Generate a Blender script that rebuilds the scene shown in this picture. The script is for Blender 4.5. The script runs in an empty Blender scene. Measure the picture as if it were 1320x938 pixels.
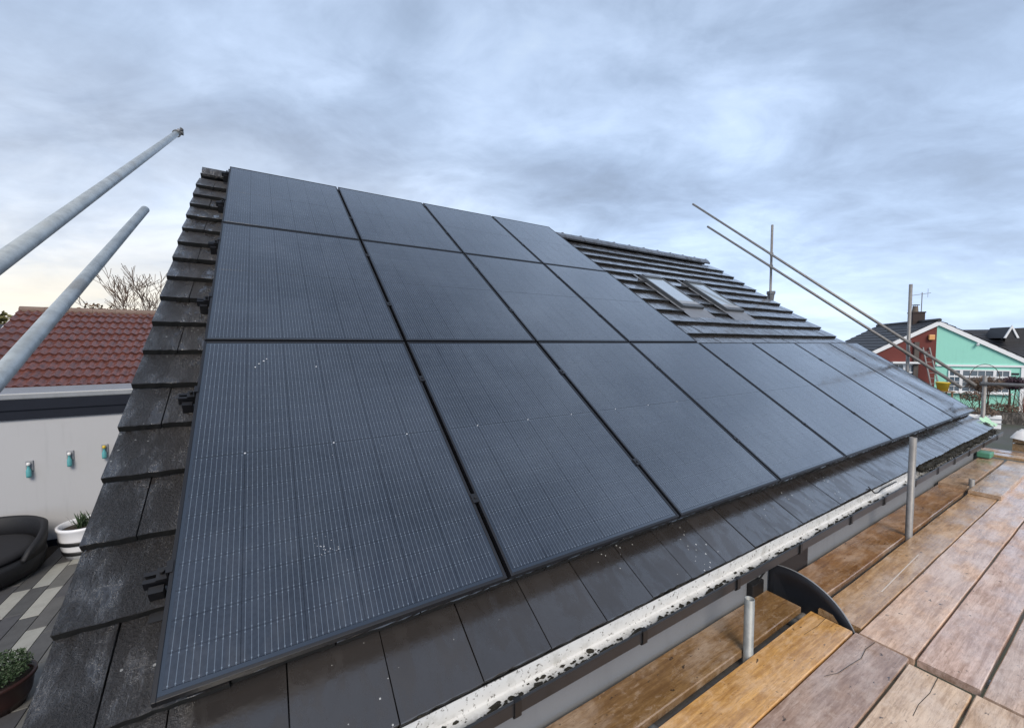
import bpy, math, random
from mathutils import Matrix, Vector
R = math.radians
random.seed(7)
scene = bpy.context.scene
COL = scene.collection

# ------------------------------------------------------------------ camera
CAM = Vector((0.2964, -1.4156, 3.5001))
right = Vector((0.851697838, -0.524032598, -0.000793394))
down = Vector((-0.02655107, -0.04164065, -0.9987798))
fwd = Vector((0.52336014, 0.85067966, -0.04937888))
cd = bpy.data.cameras.new('camera')
cam = bpy.data.objects.new('camera', cd)
COL.objects.link(cam)
M = Matrix.Identity(4)
for i in range(3):
    M[i][0] = right[i]; M[i][1] = -down[i]; M[i][2] = -fwd[i]; M[i][3] = CAM[i]
cam.matrix_world = M
cd.sensor_fit = 'HORIZONTAL'
cd.sensor_width = 36.0
cd.lens = 515.9 / 1320 * 36.0
cd.clip_start = 0.05
cd.clip_end = 2000
scene.camera = cam

# ------------------------------------------------------------------ exposure
scene.view_settings.view_transform = 'Standard'
scene.view_settings.look = 'None'
scene.view_settings.exposure = 0.95
scene.view_settings.gamma = 1.0

# ------------------------------------------------------------------ world: overcast sky
FILL_AZ = Vector((-0.35, -0.93, 0)).normalized()      # warm fill added high behind the camera, away from the glow
FILL_EL = R(42)
GLOW = Vector((-0.325, 0.945, 0)).normalized()       # clear strip low on the horizon
w = bpy.data.worlds.new('World'); scene.world = w
w.use_nodes = True
nt = w.node_tree; nt.nodes.clear()
class NT:
    """tiny helper to write node graphs as expressions"""
    def __init__(s, t): s.t = t
    def n(s, typ, ins=None, **kw):
        nd = s.t.nodes.new(typ)
        for k, v in kw.items(): setattr(nd, k, v)
        if ins:
            for k, v in ins.items():
                sock = nd.inputs[k]
                if isinstance(v, bpy.types.NodeSocket): s.t.links.new(v, sock)
                elif v is not None: sock.default_value = v
        return nd
    def math(s, op, a, b=None, c=None, clamp=False):
        d = {0: a}
        if b is not None: d[1] = b
        if c is not None: d[2] = c
        return s.n('ShaderNodeMath', d, operation=op, use_clamp=clamp).outputs[0]
    def vec(s, op, a, b=None):
        d = {0: a}
        if b is not None: d[1] = b
        nd = s.n('ShaderNodeVectorMath', d, operation=op)
        return nd.outputs[1] if op in ('DOT_PRODUCT', 'LENGTH') else nd.outputs[0]
    def noise(s, v, scale=5, detail=3, rough=.5, dist=0.0, out='Fac'):
        return s.n('ShaderNodeTexNoise', {'Vector': v, 'Scale': scale, 'Detail': detail, 'Roughness': rough, 'Distortion': dist}).outputs[out]
    def ramp(s, f, stops, interp='LINEAR'):
        nd = s.n('ShaderNodeValToRGB', {'Fac': f}); e = nd.color_ramp; e.interpolation = interp
        while len(e.elements) < len(stops): e.elements.new(.5)
        for el, (p, c) in zip(e.elements, stops):
            el.position = p
            el.color = (c, c, c, 1) if isinstance(c, (int, float)) else (*c, 1)
        return nd.outputs[0]
    def rng(s, f, a, b, c=0., d=1.):
        return s.n('ShaderNodeMapRange', {0: f, 1: a, 2: b, 3: c, 4: d}, interpolation_type='SMOOTHSTEP').outputs[0]
    def mix(s, f, a, b, blend='MIX'):
        nd = s.n('ShaderNodeMix', data_type='RGBA', blend_type=blend)
        for k, v in ((0, f), (6, a), (7, b)):
            if isinstance(v, bpy.types.NodeSocket): s.t.links.new(v, nd.inputs[k])
            else: nd.inputs[k].default_value = v if k == 0 else (*v, 1)
        return nd.outputs[2]
    def comb(s, x, y, z):
        return s.n('ShaderNodeCombineXYZ', {0: x, 1: y, 2: z}).outputs[0]
    def sep(s, v):
        return s.n('ShaderNodeSeparateXYZ', {0: v}).outputs
g = NT(nt)
sky = g.n('ShaderNodeTexSky', sky_type='NISHITA', sun_disc=False)
sky.sun_elevation = FILL_EL
sky.sun_rotation = math.atan2(FILL_AZ.x, FILL_AZ.y)
sky.air_density = 1.0; sky.dust_density = 2.0
dirv = g.vec('NORMALIZE', g.n('ShaderNodeTexCoord').outputs['Generated'])
dx, dy, dz = g.sep(dirv)
az = g.math('ABSOLUTE', dz)
den = g.math('ADD', az, 0.22)
# rotate so that streaks run across the view
px = g.math('DIVIDE', g.math('ADD', g.math('MULTIPLY', dx, .85), g.math('MULTIPLY', dy, -.52)), den)
py = g.math('DIVIDE', g.math('ADD', g.math('MULTIPLY', dx, .52), g.math('MULTIPLY', dy, .85)), den)
pv = g.comb(g.math('MULTIPLY', px, .74), py, 0.0)
n1 = g.noise(g.vec('ADD', pv, (7.7, 9.3, 0.0)), 0.80, 5, .5, .3)
n2 = g.noise(g.vec('ADD', pv, (2.2, 5.5, 2.0)), 2.6, 6, .58, .5)
n3 = g.noise(g.vec('ADD', pv, (2.3, 9.4, 5.0)), 7.5, 7, .62, .6)
cl = g.math('ADD', g.math('ADD', g.math('MULTIPLY', n1, .60), g.math('MULTIPLY', n2, .30)), g.math('MULTIPLY', n3, .10))
cloud = g.ramp(cl, [(.35, (.19, .235, .315)), (.43, (.255, .325, .45)), (.50, (.34, .435, .595)), (.565, (.45, .565, .76)), (.64, (.56, .68, .83))])
zen = g.math('ADD', .48, g.math('MULTIPLY', g.math('SUBTRACT', 1.0, az, clamp=True), .68))
czn = g.n('ShaderNodeVectorMath', {0: cloud}, operation='SCALE'); g.t.links.new(zen, czn.inputs['Scale']); cloud = czn.outputs[0]
# sky gets paler towards the horizon
hz = g.math('POWER', g.math('SUBTRACT', 1.0, az, clamp=True), 5.0)
cloud = g.mix(g.math('MULTIPLY', hz, .55), cloud, (.44, .545, .71))
# evening glow low in the west
sd = g.vec('DOT_PRODUCT', dirv, tuple(GLOW))
glow = g.math('MULTIPLY', g.rng(sd, .35, .97), g.math('POWER', g.math('SUBTRACT', 1.0, az, clamp=True), 4.6))
gl2 = g.math('MULTIPLY', glow, g.rng(n2, .25, .65, .55, 1.0))
cloud = g.mix(g.math('MULTIPLY', gl2, .92), cloud, (.80, .68, .47))
SKY = 0.10
cl10 = g.n('ShaderNodeVectorMath', {0: cloud}, operation='SCALE'); cl10.inputs['Scale'].default_value = .86 / SKY
mixed = g.mix(.93, sky.outputs[0], cl10.outputs[0])
bg = g.n('ShaderNodeBackground', {'Color': mixed, 'Strength': SKY})
g.n('ShaderNodeOutputWorld', {'Surface': bg.outputs[0]})

# ------------------------------------------------------------------ warm fill lamp added behind the camera
ld = bpy.data.lights.new('fill_sun', 'SUN')
ld.energy = 1.5; ld.angle = R(28); ld.color = (1.0, .90, .78)
fill_sun = bpy.data.objects.new('fill_sun', ld); COL.objects.link(fill_sun)
sd_ = (FILL_AZ * math.cos(FILL_EL) + Vector((0, 0, math.sin(FILL_EL)))).normalized()
fill_sun.rotation_euler = sd_.to_track_quat('Z', 'Y').to_euler()
fill_sun.location = (0, 0, 20)

# ------------------------------------------------------------------ mesh helpers
WM = {}      # world matrix of every object made here
class MB:
    def __init__(s): s.v = []; s.f = []; s.uv = []
    def add(s, vs, fs):
        o = len(s.v); s.v += [tuple(p) for p in vs]; s.f += [tuple(i + o for i in f) for f in fs]
        return s
    def box(s, c, size, m=None):
        x, y, z = (k / 2 for k in size)
        vs = [Vector((a * x, b * y, d * z)) + Vector(c) for d in (-1, 1) for a, b in ((-1, -1), (1, -1), (1, 1), (-1, 1))]
        if m: vs = [m @ p for p in vs]
        return s.add(vs, [(3, 2, 1, 0), (4, 5, 6, 7), (0, 1, 5, 4), (1, 2, 6, 5), (2, 3, 7, 6), (3, 0, 4, 7)])
    def bbox(s, a, b, m=None):
        return s.box([(i + j) / 2 for i, j in zip(a, b)], [abs(j - i) for i, j in zip(a, b)], m)
    def tube(s, a, b, r0, r1=None, n=10, cap=True, hollow=False):
        a = Vector(a); b = Vector(b); r1 = r0 if r1 is None else r1
        d = (b - a).normalized()
        u = d.orthogonal().normalized(); w_ = d.cross(u)
        vs = []
        for p, r in ((a, r0), (b, r1)):
            for k in range(n):
                t = 2 * math.pi * k / n
                vs.append(p + (u * math.cos(t) + w_ * math.sin(t)) * r)
        fs = [(k, (k + 1) % n, n + (k + 1) % n, n + k) for k in range(n)]
        if hollow:
            L = .12
            for (p, r, sg) in ((a, r0, 1), (b, r1, -1)):
                o = len(vs)
                for q in (p, p + d * L * sg):
                    for k in range(n):
                        t = 2 * math.pi * k / n
                        vs.append(q + (u * math.cos(t) + w_ * math.sin(t)) * r * .84)
                base = 0 if sg == 1 else n
                for k in range(n):
                    k2 = (k + 1) % n
                    fs.append((base + k2, base + k, o + k, o + k2) if sg == 1 else (base + k, base + k2, o + k2, o + k))
                    fs.append((o + k2, o + k, o + n + k, o + n + k2) if sg == 1 else (o + k, o + k2, o + n + k2, o + n + k))
                fs.append(tuple(o + n + k for k in range(n)) if sg == -1 else tuple(o + n + k for k in reversed(range(n))))
        elif cap:
            fs += [tuple(reversed(range(n))), tuple(range(n, 2 * n))]
        return s.add(vs, fs)
    def path(s, pts, rs, n=6):
        for i in range(len(pts) - 1): s.tube(pts[i], pts[i + 1], rs[i], rs[i + 1], n, cap=(i in (0, len(pts) - 2)))
        return s
    def lathe(s, c, prof, n=24, sx=1, sy=1):
        c = Vector(c); o = []
        for r, z in prof:
            for k in range(n):
                t = 2 * math.pi * k / n
                o.append(c + Vector((r * sx * math.cos(t), r * sy * math.sin(t), z)))
        fs = []
        for j in range(len(prof) - 1):
            for k in range(n):
                k2 = (k + 1) % n
                fs.append((j * n + k, j * n + k2, (j + 1) * n + k2, (j + 1) * n + k))
        return s.add(o, fs)
    def quad(s, a, b, c, d): return s.add([a, b, c, d], [(0, 1, 2, 3)])
    def extrude(s, poly, dirv):
        n = len(poly); d = Vector(dirv)
        vs = [Vector(p) for p in poly] + [Vector(p) + d for p in poly]
        return s.add(vs, [tuple(reversed(range(n))), tuple(range(n, 2 * n))] + [(k, (k + 1) % n, n + (k + 1) % n, n + k) for k in range(n)])
    def mesh(s, name, mat, smooth=False):
        me = bpy.data.meshes.new(name)
        me.from_pydata(s.v, [], s.f)
        if mat: me.materials.append(mat)
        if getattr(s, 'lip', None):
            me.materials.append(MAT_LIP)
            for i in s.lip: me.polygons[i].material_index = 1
        if smooth: me.polygons.foreach_set('use_smooth', [True] * len(me.polygons))
        if s.uv:
            ul = me.uv_layers.new(name='UVMap')
            for l in me.loops: ul.data[l.index].uv = s.uv[l.vertex_index]
        me.update()
        return me
    def build(s, name, mat, parent=None, smooth=False, bevel=0, **kw):
        return obj(name, s.mesh(name, mat, smooth), parent, bevel=bevel, **kw)
def obj(name, data, parent=None, mw=None, bevel=0, **kw):
    o = bpy.data.objects.new(name, data); COL.objects.link(o)
    mw = mw or Matrix.Identity(4)
    if parent is not None:
        o.parent = parent; o.matrix_parent_inverse = WM[parent.name].inverted()
    o.matrix_basis = mw
    WM[o.name] = mw
    for k, v in kw.items(): o[k] = v
    if bevel:
        b = o.modifiers.new('bevel', 'BEVEL'); b.width = bevel; b.segments = 2; b.limit_method = 'ANGLE'
    return o
def tag(o, label, cat, group=None):
    o['label'] = label; o['category'] = cat
    if group: o['group'] = group
    return o
def thing(name, label, cat, loc, group=None):
    return tag(obj(name, None, None, Matrix.Translation(loc)), label, cat, group)

# ------------------------------------------------------------------ materials
def principled(name, build):
    m = bpy.data.materials.new(name); m.use_nodes = True
    m.node_tree.nodes.clear()
    q = NT(m.node_tree)
    pos = q.n('ShaderNodeNewGeometry').outputs['Position']
    d = build(q, pos) or {}
    disp = d.pop('bump', None)
    p = q.n('ShaderNodeBsdfPrincipled')
    for k, v in d.items():
        s_ = p.inputs[k]
        if isinstance(v, bpy.types.NodeSocket): m.node_tree.links.new(v, s_)
        elif isinstance(v, tuple) and len(v) == 3 and k != 'Normal': s_.default_value = (*v, 1)
        else: s_.default_value = v
    if disp:
        h, strength, dist = disp
        b = q.n('ShaderNodeBump', {'Height': h, 'Strength': strength, 'Distance': dist})
        m.node_tree.links.new(b.outputs[0], p.inputs['Normal'])
        if 'Coat Weight' in d: m.node_tree.links.new(b.outputs[0], p.inputs['Coat Normal'])
    q.n('ShaderNodeOutputMaterial', {'Surface': p.outputs[0]})
    return m
def simple(name, c, rough=.6, var=.25, scale=6, metal=0.0, bump=.0, spec=.5, bscale=60, bdist=.004):
    def f(q, pos):
        n = q.noise(pos, scale, 4, .6)
        lo = tuple(k * (1 - var) for k in c); hi = tuple(min(1, k * (1 + var)) for k in c)
        d = {'Base Color': q.mix(n, lo, hi), 'Roughness': q.math('ADD', rough - .08, q.math('MULTIPLY', n, .16)), 'Metallic': metal, 'Specular IOR Level': spec}
        if bump: d['bump'] = (q.noise(pos, bscale, 3, .6), bump, bdist)
        return d
    return principled(name, f)

TH = R(35)
ZC = 2.514
RV = Vector((0, math.cos(TH), math.sin(TH)))     # up the slope
RN = Vector((0, -math.sin(TH), math.cos(TH)))    # roof normal
def U(u, v, n): return Vector((u, 0, ZC)) + RV * v + RN * n
ROOF = Matrix(((1, 0, 0, 0), (0, RV.y, RN.y, 0), (0, RV.z, RN.z, ZC), (0, 0, 0, 1)))

def tile_nodes(q, pos):
    rnd = q.n('ShaderNodeObjectInfo').outputs['Random']
    x, y, z = q.sep(pos)
    st = q.comb(q.math('MULTIPLY', x, 7.0), q.math('MULTIPLY', y, 2.4), q.math('MULTIPLY', z, 2.4))
    streak = q.noise(st, 1.6, 5, .65)
    grain = q.noise(pos, 260, 3, .7)
    pit = q.noise(pos, 105, 5, .74)
    blot = q.noise(pos, 3.2, 4, .6)
    verge = q.rng(x, .12, -.12)                       # old weathering on the exposed verge
    wear = q.math('MULTIPLY', q.rng(streak, .34, .60), q.math('ADD', .015, q.math('MULTIPLY', verge, .9)))
    base = q.mix(blot, (.018, .0158, .0152), (.038, .034, .0325))
    base = q.mix(q.math('MULTIPLY', rnd, .55), base, (.050, .045, .043))
    base = q.mix(q.math('MULTIPLY', wear, .8), base, q.mix(q.rng(pit, .41, .58), (.040, .035, .032), (.080, .071, .066)))
    vor = q.n('ShaderNodeTexVoronoi', {'Vector': pos, 'Scale': 26.0}).outputs['Distance']
    speck = q.math('MULTIPLY', q.math('LESS_THAN', vor, q.math('MULTIPLY', q.rng(q.noise(pos, 2.3, 2), .5, .72), .13)), .8)
    base = q.mix(speck, base, (.5, .5, .48))
    wet = q.rng(q.noise(q.comb(q.math('MULTIPLY', x, 2.2), y, z), 5.0, 6, .62, .3), .40, .54)
    rough = q.math('ADD', q.math('SUBTRACT', .36, q.math('MULTIPLY', wet, .14)), q.math('MULTIPLY', wear, .22))
    h = q.math('ADD', q.math('ADD', q.math('MULTIPLY', grain, .014), q.math('MULTIPLY', q.noise(pos, 13, 3, .55), .30)), q.math('MULTIPLY', q.math('MULTIPLY', q.rng(pit, .25, .72), wear), 2.6))
    return {'Base Color': base, 'Roughness': rough, 'IOR': 1.5,
            'Coat Weight': q.math('MULTIPLY', q.math('SUBTRACT', 1.0, q.math('MULTIPLY', wear, .80)), q.math('ADD', .62, q.math('MULTIPLY', wet, .38))),
            'Coat Roughness': q.math('ADD', .045, q.math('MULTIPLY', grain, .06)), 'Coat IOR': 1.75,
            'bump': (h, .9, .006)}
MAT_TILE = principled('concrete_tile', tile_nodes)
MAT_LIP = simple('tile_edge', (.014, .014, .013), .85, .5, 30, bump=.6, bscale=120)  # near-black lips: grime and shade painted as one colour

def cell_nodes(q, pos):
    uv = q.n('ShaderNodeUVMap', uv_map='UVMap').outputs[0]
    u, v, _ = q.sep(uv)
    # ten ribbons across the cell
    fr = q.math('ABSOLUTE', q.math('SUBTRACT', q.math('FRACT', q.math('MULTIPLY', u, 10 / .1796)), .5))
    line = q.math('LESS_THAN', fr, .048)
    av = q.math('ABSOLUTE', v)
    pad = q.math('MULTIPLY', q.math('LESS_THAN', fr, .11), q.math('MULTIPLY', q.math('GREATER_THAN', av, .0395), q.math('LESS_THAN', av, .0425)))
    ln = q.math('MAXIMUM', q.math('MULTIPLY', line, .5), q.math('MULTIPLY', pad, .75))
    x, y, z = q.sep(pos)
    smear = q.noise(q.comb(q.math('MULTIPLY', x, 6.0), q.math('MULTIPLY', y, 2.0), q.math('MULTIPLY', z, 2.0)), 2.4, 5, .62, .4)
    drop = q.noise(pos, 75, 3, .62)
    dust = q.noise(pos, 2.1, 4, .6)
    base = q.mix(q.rng(dust, .35, .65), (.004, .006, .013), (.013, .017, .028))
    sheen_patch = q.noise(q.comb(q.math('MULTIPLY', x, 1.3), q.math('MULTIPLY', y, .8), q.math('MULTIPLY', z, .8)), 1.1, 5, .6, .6)
    base = q.mix(q.math('MULTIPLY', q.rng(sheen_patch, .50, .72), .35), base, (.045, .055, .070))  # pale patches painted into the colour as uneven cloud reflections
    base = q.mix(ln, base, (.19, .235, .29))
    fine = q.noise(pos, 420, 2, .6)
    h = q.math('ADD', q.math('MULTIPLY', drop, .7), q.math('ADD', q.math('MULTIPLY', fine, .3), q.math('MULTIPLY', smear, 2.6)))
    return {'Base Color': base, 'Roughness': q.math('ADD', .10, q.math('MULTIPLY', q.rng(smear, .35, .68), .16)), 'IOR': 1.65,
            'Coat Weight': q.math('ADD', .70, q.math('MULTIPLY', q.rng(drop, .35, .62), .3)), 'Coat IOR': 1.85,
            'Coat Roughness': q.math('ADD', .03, q.math('MULTIPLY', q.rng(smear, .40, .60), .16)),
            'bump': (h, .08, .002)}
MAT_CELL = principled('solar_cell', cell_nodes)
def sheet_nodes(q, pos):
    n = q.noise(pos, 60, 3, .6)
    return {'Base Color': (.012, .018, .030), 'Roughness': .16, 'IOR': 1.65, 'Coat Weight': .85, 'Coat IOR': 1.85, 'Coat Roughness': .07, 'bump': (n, .05, .002)}
MAT_SHEET = principled('panel_backing', sheet_nodes)
def frame_nodes(q, pos):
    n = q.noise(pos, 14, 3, .6)
    return {'Base Color': q.mix(n, (.007, .0075, .010), (.013, .014, .018)), 'Roughness': .42, 'IOR': 1.5}
MAT_FRAME = principled('black_anodised', frame_nodes)
MAT_DOT = simple('white_dot', (.55, .57, .60), .4, .05)
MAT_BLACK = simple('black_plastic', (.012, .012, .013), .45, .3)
MAT_STEEL = simple('fixing_steel', (.30, .31, .33), .35, .3, 40, metal=.9)
MAT_FELT = simple('roofing_felt', (.012, .012, .012), .9, .3)

def galv(name, c, sc=14, met=.55, rough=.42):
    def f(q, pos):
        a = q.noise(pos, sc, 5, .7); b = q.noise(pos, 160, 3, .7); c_ = q.noise(pos, 4, 3, .5)
        base = q.mix(q.rng(a, .35, .65), tuple(k * .86 for k in c), tuple(min(1, k * 1.14) for k in c))
        base = q.mix(q.math('MULTIPLY', q.rng(b, .56, .72), .18), base, tuple(k * .5 for k in c))
        base = q.mix(q.math('MULTIPLY', q.rng(c_, .58, .75), .45), base, (.20, .15, .10))
        return {'Base Color': base, 'Metallic': met, 'Roughness': q.math('ADD', rough - .1, q.math('MULTIPLY', a, .25)), 'bump': (b, .25, .002)}
    return principled(name, f)
MAT_GALV = galv('galvanised_tube', (.44, .47, .47), met=.4)
MAT_GALV_DULL = galv('weathered_tube', (.26, .25, .24), met=.35, rough=.5)
MAT_GALV_STUB = galv('worn_tube', (.30, .31, .30), met=.35, rough=.5)
MAT_COUPLER = galv('coupler_steel', (.22, .22, .22))

def wood_nodes(q, pos):
    oi = q.n('ShaderNodeObjectInfo')
    rnd = oi.outputs['Random']; colr = oi.outputs['Color']
    x, y, z = q.sep(pos)
    off = q.math('MULTIPLY', rnd, 37.0)
    long_ = q.comb(q.math('ADD', q.math('MULTIPLY', x, 1.3), off), q.math('MULTIPLY', y, 16.0), q.math('MULTIPLY', z, 16.0))
    grain = q.noise(long_, 3.0, 6, .68, .6)
    fibre = q.noise(q.comb(q.math('ADD', q.math('MULTIPLY', x, 9.0), off), q.math('MULTIPLY', y, 110.0), q.math('MULTIPLY', z, 110.0)), 2.0, 4, .7, .8)
    mott = q.noise(q.comb(q.math('ADD', q.math('MULTIPLY', x, 1.0), off), q.math('MULTIPLY', y, 2.0), z), 17, 5, .72, .5)
    blot = q.noise(q.comb(q.math('ADD', x, off), q.math('MULTIPLY', y, 2.2), z), 3.2, 5, .62, .3)
    saw = q.noise(q.comb(q.math('ADD', q.math('MULTIPLY', x, 40.0), off), q.math('MULTIPLY', y, 3.0), z), 1.2, 2, .5)
    dark = q.mix(1.0, colr, (.50, .43, .37), 'MULTIPLY')
    pale = q.mix(.36, colr, (.78, .68, .60))
    base = q.mix(q.rng(grain, .28, .72), dark, colr)
    base = q.mix(q.math('MULTIPLY', q.rng(blot, .45, .7), .75), base, pale)
    base = q.mix(q.math('MULTIPLY', q.rng(blot, .47, .30), .55), base, dark)
    base = q.mix(q.math('MULTIPLY', q.rng(mott, .50, .68), .34), base, q.mix(1.0, colr, (.45, .38, .33), 'MULTIPLY'))
    base = q.mix(q.math('MULTIPLY', q.rng(mott, .48, .32), .45), base, pale)
    base = q.mix(q.math('MULTIPLY', q.rng(fibre, .50, .66), .42), base, q.mix(1.0, colr, (.3, .25, .22), 'MULTIPLY'))
    # dents, nail marks and grit
    spot = q.noise(q.comb(q.math('ADD', q.math('MULTIPLY', x, .55), off), y, z), 34, 3, .6)
    base = q.mix(q.math('MULTIPLY', q.rng(spot, .655, .72), .85), base, (.025, .02, .018))
    wet = q.rng(q.noise(q.comb(q.math('ADD', x, off), q.math('MULTIPLY', y, 1.7), z), 2.6, 4, .6), .36, .60)
    rough = q.math('SUBTRACT', .52, q.math('MULTIPLY', wet, .27))
    h = q.math('ADD', q.math('MULTIPLY', grain, .8), q.math('ADD', q.math('MULTIPLY', fibre, .35), q.math('MULTIPLY', saw, .25)))
    return {'Base Color': base, 'Roughness': rough, 'Coat Weight': q.math('ADD', .15, q.math('MULTIPLY', wet, .85)), 'Coat Roughness': .13, 'Coat IOR': 1.5,
            'bump': (h, .3, .003)}
MAT_WOOD = principled('wet_scaffold_board', wood_nodes)

def render_wall(name, c, dirt=(.35, .33, .3)):
    def f(q, pos):
        a = q.noise(pos, 1.6, 5, .6); b = q.noise(pos, 130, 3, .65)
        x, y, z = q.sep(pos)
        run = q.noise(q.comb(q.math('MULTIPLY', x, 5.0), q.math('MULTIPLY', y, 5.0), q.math('MULTIPLY', z, .5)), 2.0, 4, .6)
        base = q.mix(q.math('MULTIPLY', q.rng(run, .52, .8), .3), c, tuple(k * .72 for k in c))
        base = q.mix(q.math('MULTIPLY', q.rng(a, .5, .8), .25), base, tuple(k * .85 for k in c))
        return {'Base Color': base, 'Roughness': .8, 'bump': (b, .3, .004)}
    return principled(name, f)
MAT_WHITE_RENDER = render_wall('white_render', (.44, .445, .46))
MAT_GREY_RENDER = render_wall('grey_render', (.19, .20, .215))
MAT_MINT = render_wall('mint_render', (.31, .68, .56))
MAT_REDBRICK = render_wall('red_brown_wall', (.15, .035, .028))
MAT_UPVC = simple('white_upvc', (.80, .81, .82), .32, .06, 3)
MAT_GUTTER = simple('dark_gutter', (.022, .023, .026), .33, .35, 9)
def lining_nodes(q, pos):
    a = q.noise(pos, 9, 5, .7); b = q.noise(pos, 60, 3, .6)
    base = q.mix(q.math('MULTIPLY', q.rng(a, .5, .72), .55), (.74, .75, .75), (.42, .42, .39))
    x, y, z = q.sep(pos)
    low = q.math('MULTIPLY', q.rng(y, -.13, -.20), q.rng(q.noise(pos, 24, 5, .68), .36, .58))
    base = q.mix(q.math('MULTIPLY', low, .75), base, (.17, .16, .135))
    base = q.mix(q.math('MULTIPLY', q.rng(b, .60, .68), .8), base, (.06, .05, .035))
    return {'Base Color': base, 'Roughness': .22, 'Coat Weight': .3}
MAT_LINING = principled('white_gutter_lining', lining_nodes)
MAT_MOSS = simple('moss_debris', (.022, .02, .014), .9, .6, 50, bump=.6)
MAT_ANTHRA = simple('anthracite_fascia', (.012, .015, .024), .6, .2, spec=.2)
MAT_TRIM = simple('pale_grey_trim', (.25, .265, .285), .4, .15)
MAT_DARKROOF = simple('dark_roof_tiles', (.030, .030, .034), .6, .5, 5, bump=.3)
def redtile_nodes(q, pos):
    a = q.noise(pos, 1.3, 4, .6); b = q.noise(pos, 9, 4, .65); c = q.noise(pos, 120, 2, .6)
    base = q.mix(q.rng(b, .3, .7), (.085, .031, .024), (.175, .062, .046))
    base = q.mix(q.math('MULTIPLY', q.rng(a, .48, .7), .45), base, (.11, .055, .05))
    return {'Base Color': base, 'Roughness': .38, 'Coat Weight': .45, 'Coat Roughness': .2, 'bump': (c, .2, .004)}
MAT_REDTILE = principled('red_roof_tiles', redtile_nodes)
MAT_LEAD = simple('lead_flashing', (.20, .21, .23), .45, .3, 10, metal=.3)
MAT_WINFRAME = simple('window_frame_grey', (.09, .095, .10), .35, .15, metal=.3)
def glass_nodes(q, pos):
    return {'Base Color': (.10, .14, .18), 'Roughness': .04, 'IOR': 1.9, 'Coat Weight': 1.0, 'Coat Roughness': .02}
MAT_GLASS = principled('window_glass', glass_nodes)
MAT_ROOFGLASS = principled('roof_window_glass', lambda q, pos: {'Base Color': (.34, .40, .45), 'Roughness': .06, 'IOR': 2.0, 'Coat Weight': 1.0, 'Coat Roughness': .03})
MAT_DISH = simple('dark_dish', (.020, .022, .028), .38, .25, 12)
MAT_BARK = simple('bark', (.085, .062, .048), .9, .4, 20)
MAT_TWIG = simple('twigs', (.15, .10, .07), .9, .4, 8)
MAT_PLUMTWIG = simple('plum_twigs', (.075, .045, .06), .9, .4, 8)
MAT_LEAF_Y = simple('yellow_green_leaves', (.13, .115, .035), .7, .5, 6)
MAT_LEAF_G = simple('dark_green_leaves', (.035, .065, .025), .6, .5, 14)
MAT_LEAF_O = simple('russet_leaves', (.15, .085, .04), .8, .4, 8)
MAT_WICKER = simple('black_wicker', (.006, .006, .008), .6, .3, 60, bump=.8, bscale=140)
MAT_CUSHION = simple('charcoal_cushion', (.012, .012, .015), .9, .25, 20, bump=.3)
MAT_POT_WHITE = simple('white_glazed', (.78, .79, .82), .25, .06)
MAT_POT_RED = simple('oxblood_glazed', (.030, .012, .010), .3, .3)
MAT_SOIL = simple('soil', (.025, .018, .012), .95, .4, 30)
MAT_TEAL = simple('teal_glass', (.10, .34, .36), .15, .2)
MAT_YELLOW = simple('yellow_plastic', (.62, .44, .04), .45, .2)
MAT_LAMP = simple('lamp_amber', (.75, .38, .14), .4, .1)
MAT_GREENSHEET = simple('pale_green_sheet', (.42, .66, .46), .4, .15)
MAT_CLOTH = simple('white_cloth', (.75, .74, .73), .9, .12, 12, bump=.4, bscale=25)
def paving_nodes(q, pos):
    oi = q.n('ShaderNodeObjectInfo'); c = oi.outputs['Color']
    a = q.noise(pos, 5, 5, .65); b = q.noise(pos, 90, 3, .65)
    base = q.mix(q.math('MULTIPLY', q.rng(a, .4, .7), .4), c, q.mix(1.0, c, (.55, .55, .55), 'MULTIPLY'))
    return {'Base Color': base, 'Roughness': q.math('ADD', .35, q.math('MULTIPLY', a, .35)), 'bump': (b, .3, .003)}
MAT_PAVING = principled('paving', paving_nodes)
def ground_nodes(q, pos):
    a = q.noise(pos, .25, 5, .6); b = q.noise(pos, 9, 4, .6)
    base = q.mix(q.rng(a, .4, .6), (.075, .072, .068), (.05, .06, .035))
    base = q.mix(q.math('MULTIPLY', b, .5), base, (.10, .095, .085))
    return {'Base Color': base, 'Roughness': .7, 'bump': (b, .3, .02)}
MAT_GROUND = principled('ground', ground_nodes)

# ------------------------------------------------------------------ ground
gb = MB(); S = 400
gb.quad((-S, -S, -.06), (S, -S, -.06), (S, S, -.06), (-S, S, -.06))
ground = gb.build('ground', MAT_GROUND, kind='structure')

# ------------------------------------------------------------------ the house
PITCH = .2985; TW = .3075; V0 = -.278; NT_ = -.10; LIP = .036
UL, UR = -.287, 9.40
house = thing('house', 'grey rendered house with a dark tiled roof carrying the solar panels', 'house', (4.56, 4.4, 0))
wb = MB()
wb.bbox((-.22, -.06, -.05), (9.33, .14, 2.30))
wb.build('front_wall', MAT_GREY_RENDER, house)
RIDGE_Y = 4.44
for x0, x1 in ((-.22, -.02), (9.13, 9.33)):
    poly = [(x0, .142, -.05), (x0, .142, 2.33), (x0, RIDGE_Y, 5.30), (x0, 8.62, 2.34), (x0, 8.62, -.05)]
    b = MB(); b.extrude(poly, (x1 - x0, 0, 0)); b.build('gable_wall', MAT_GREY_RENDER, house)
roof = obj('roof', None, house)
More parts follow.
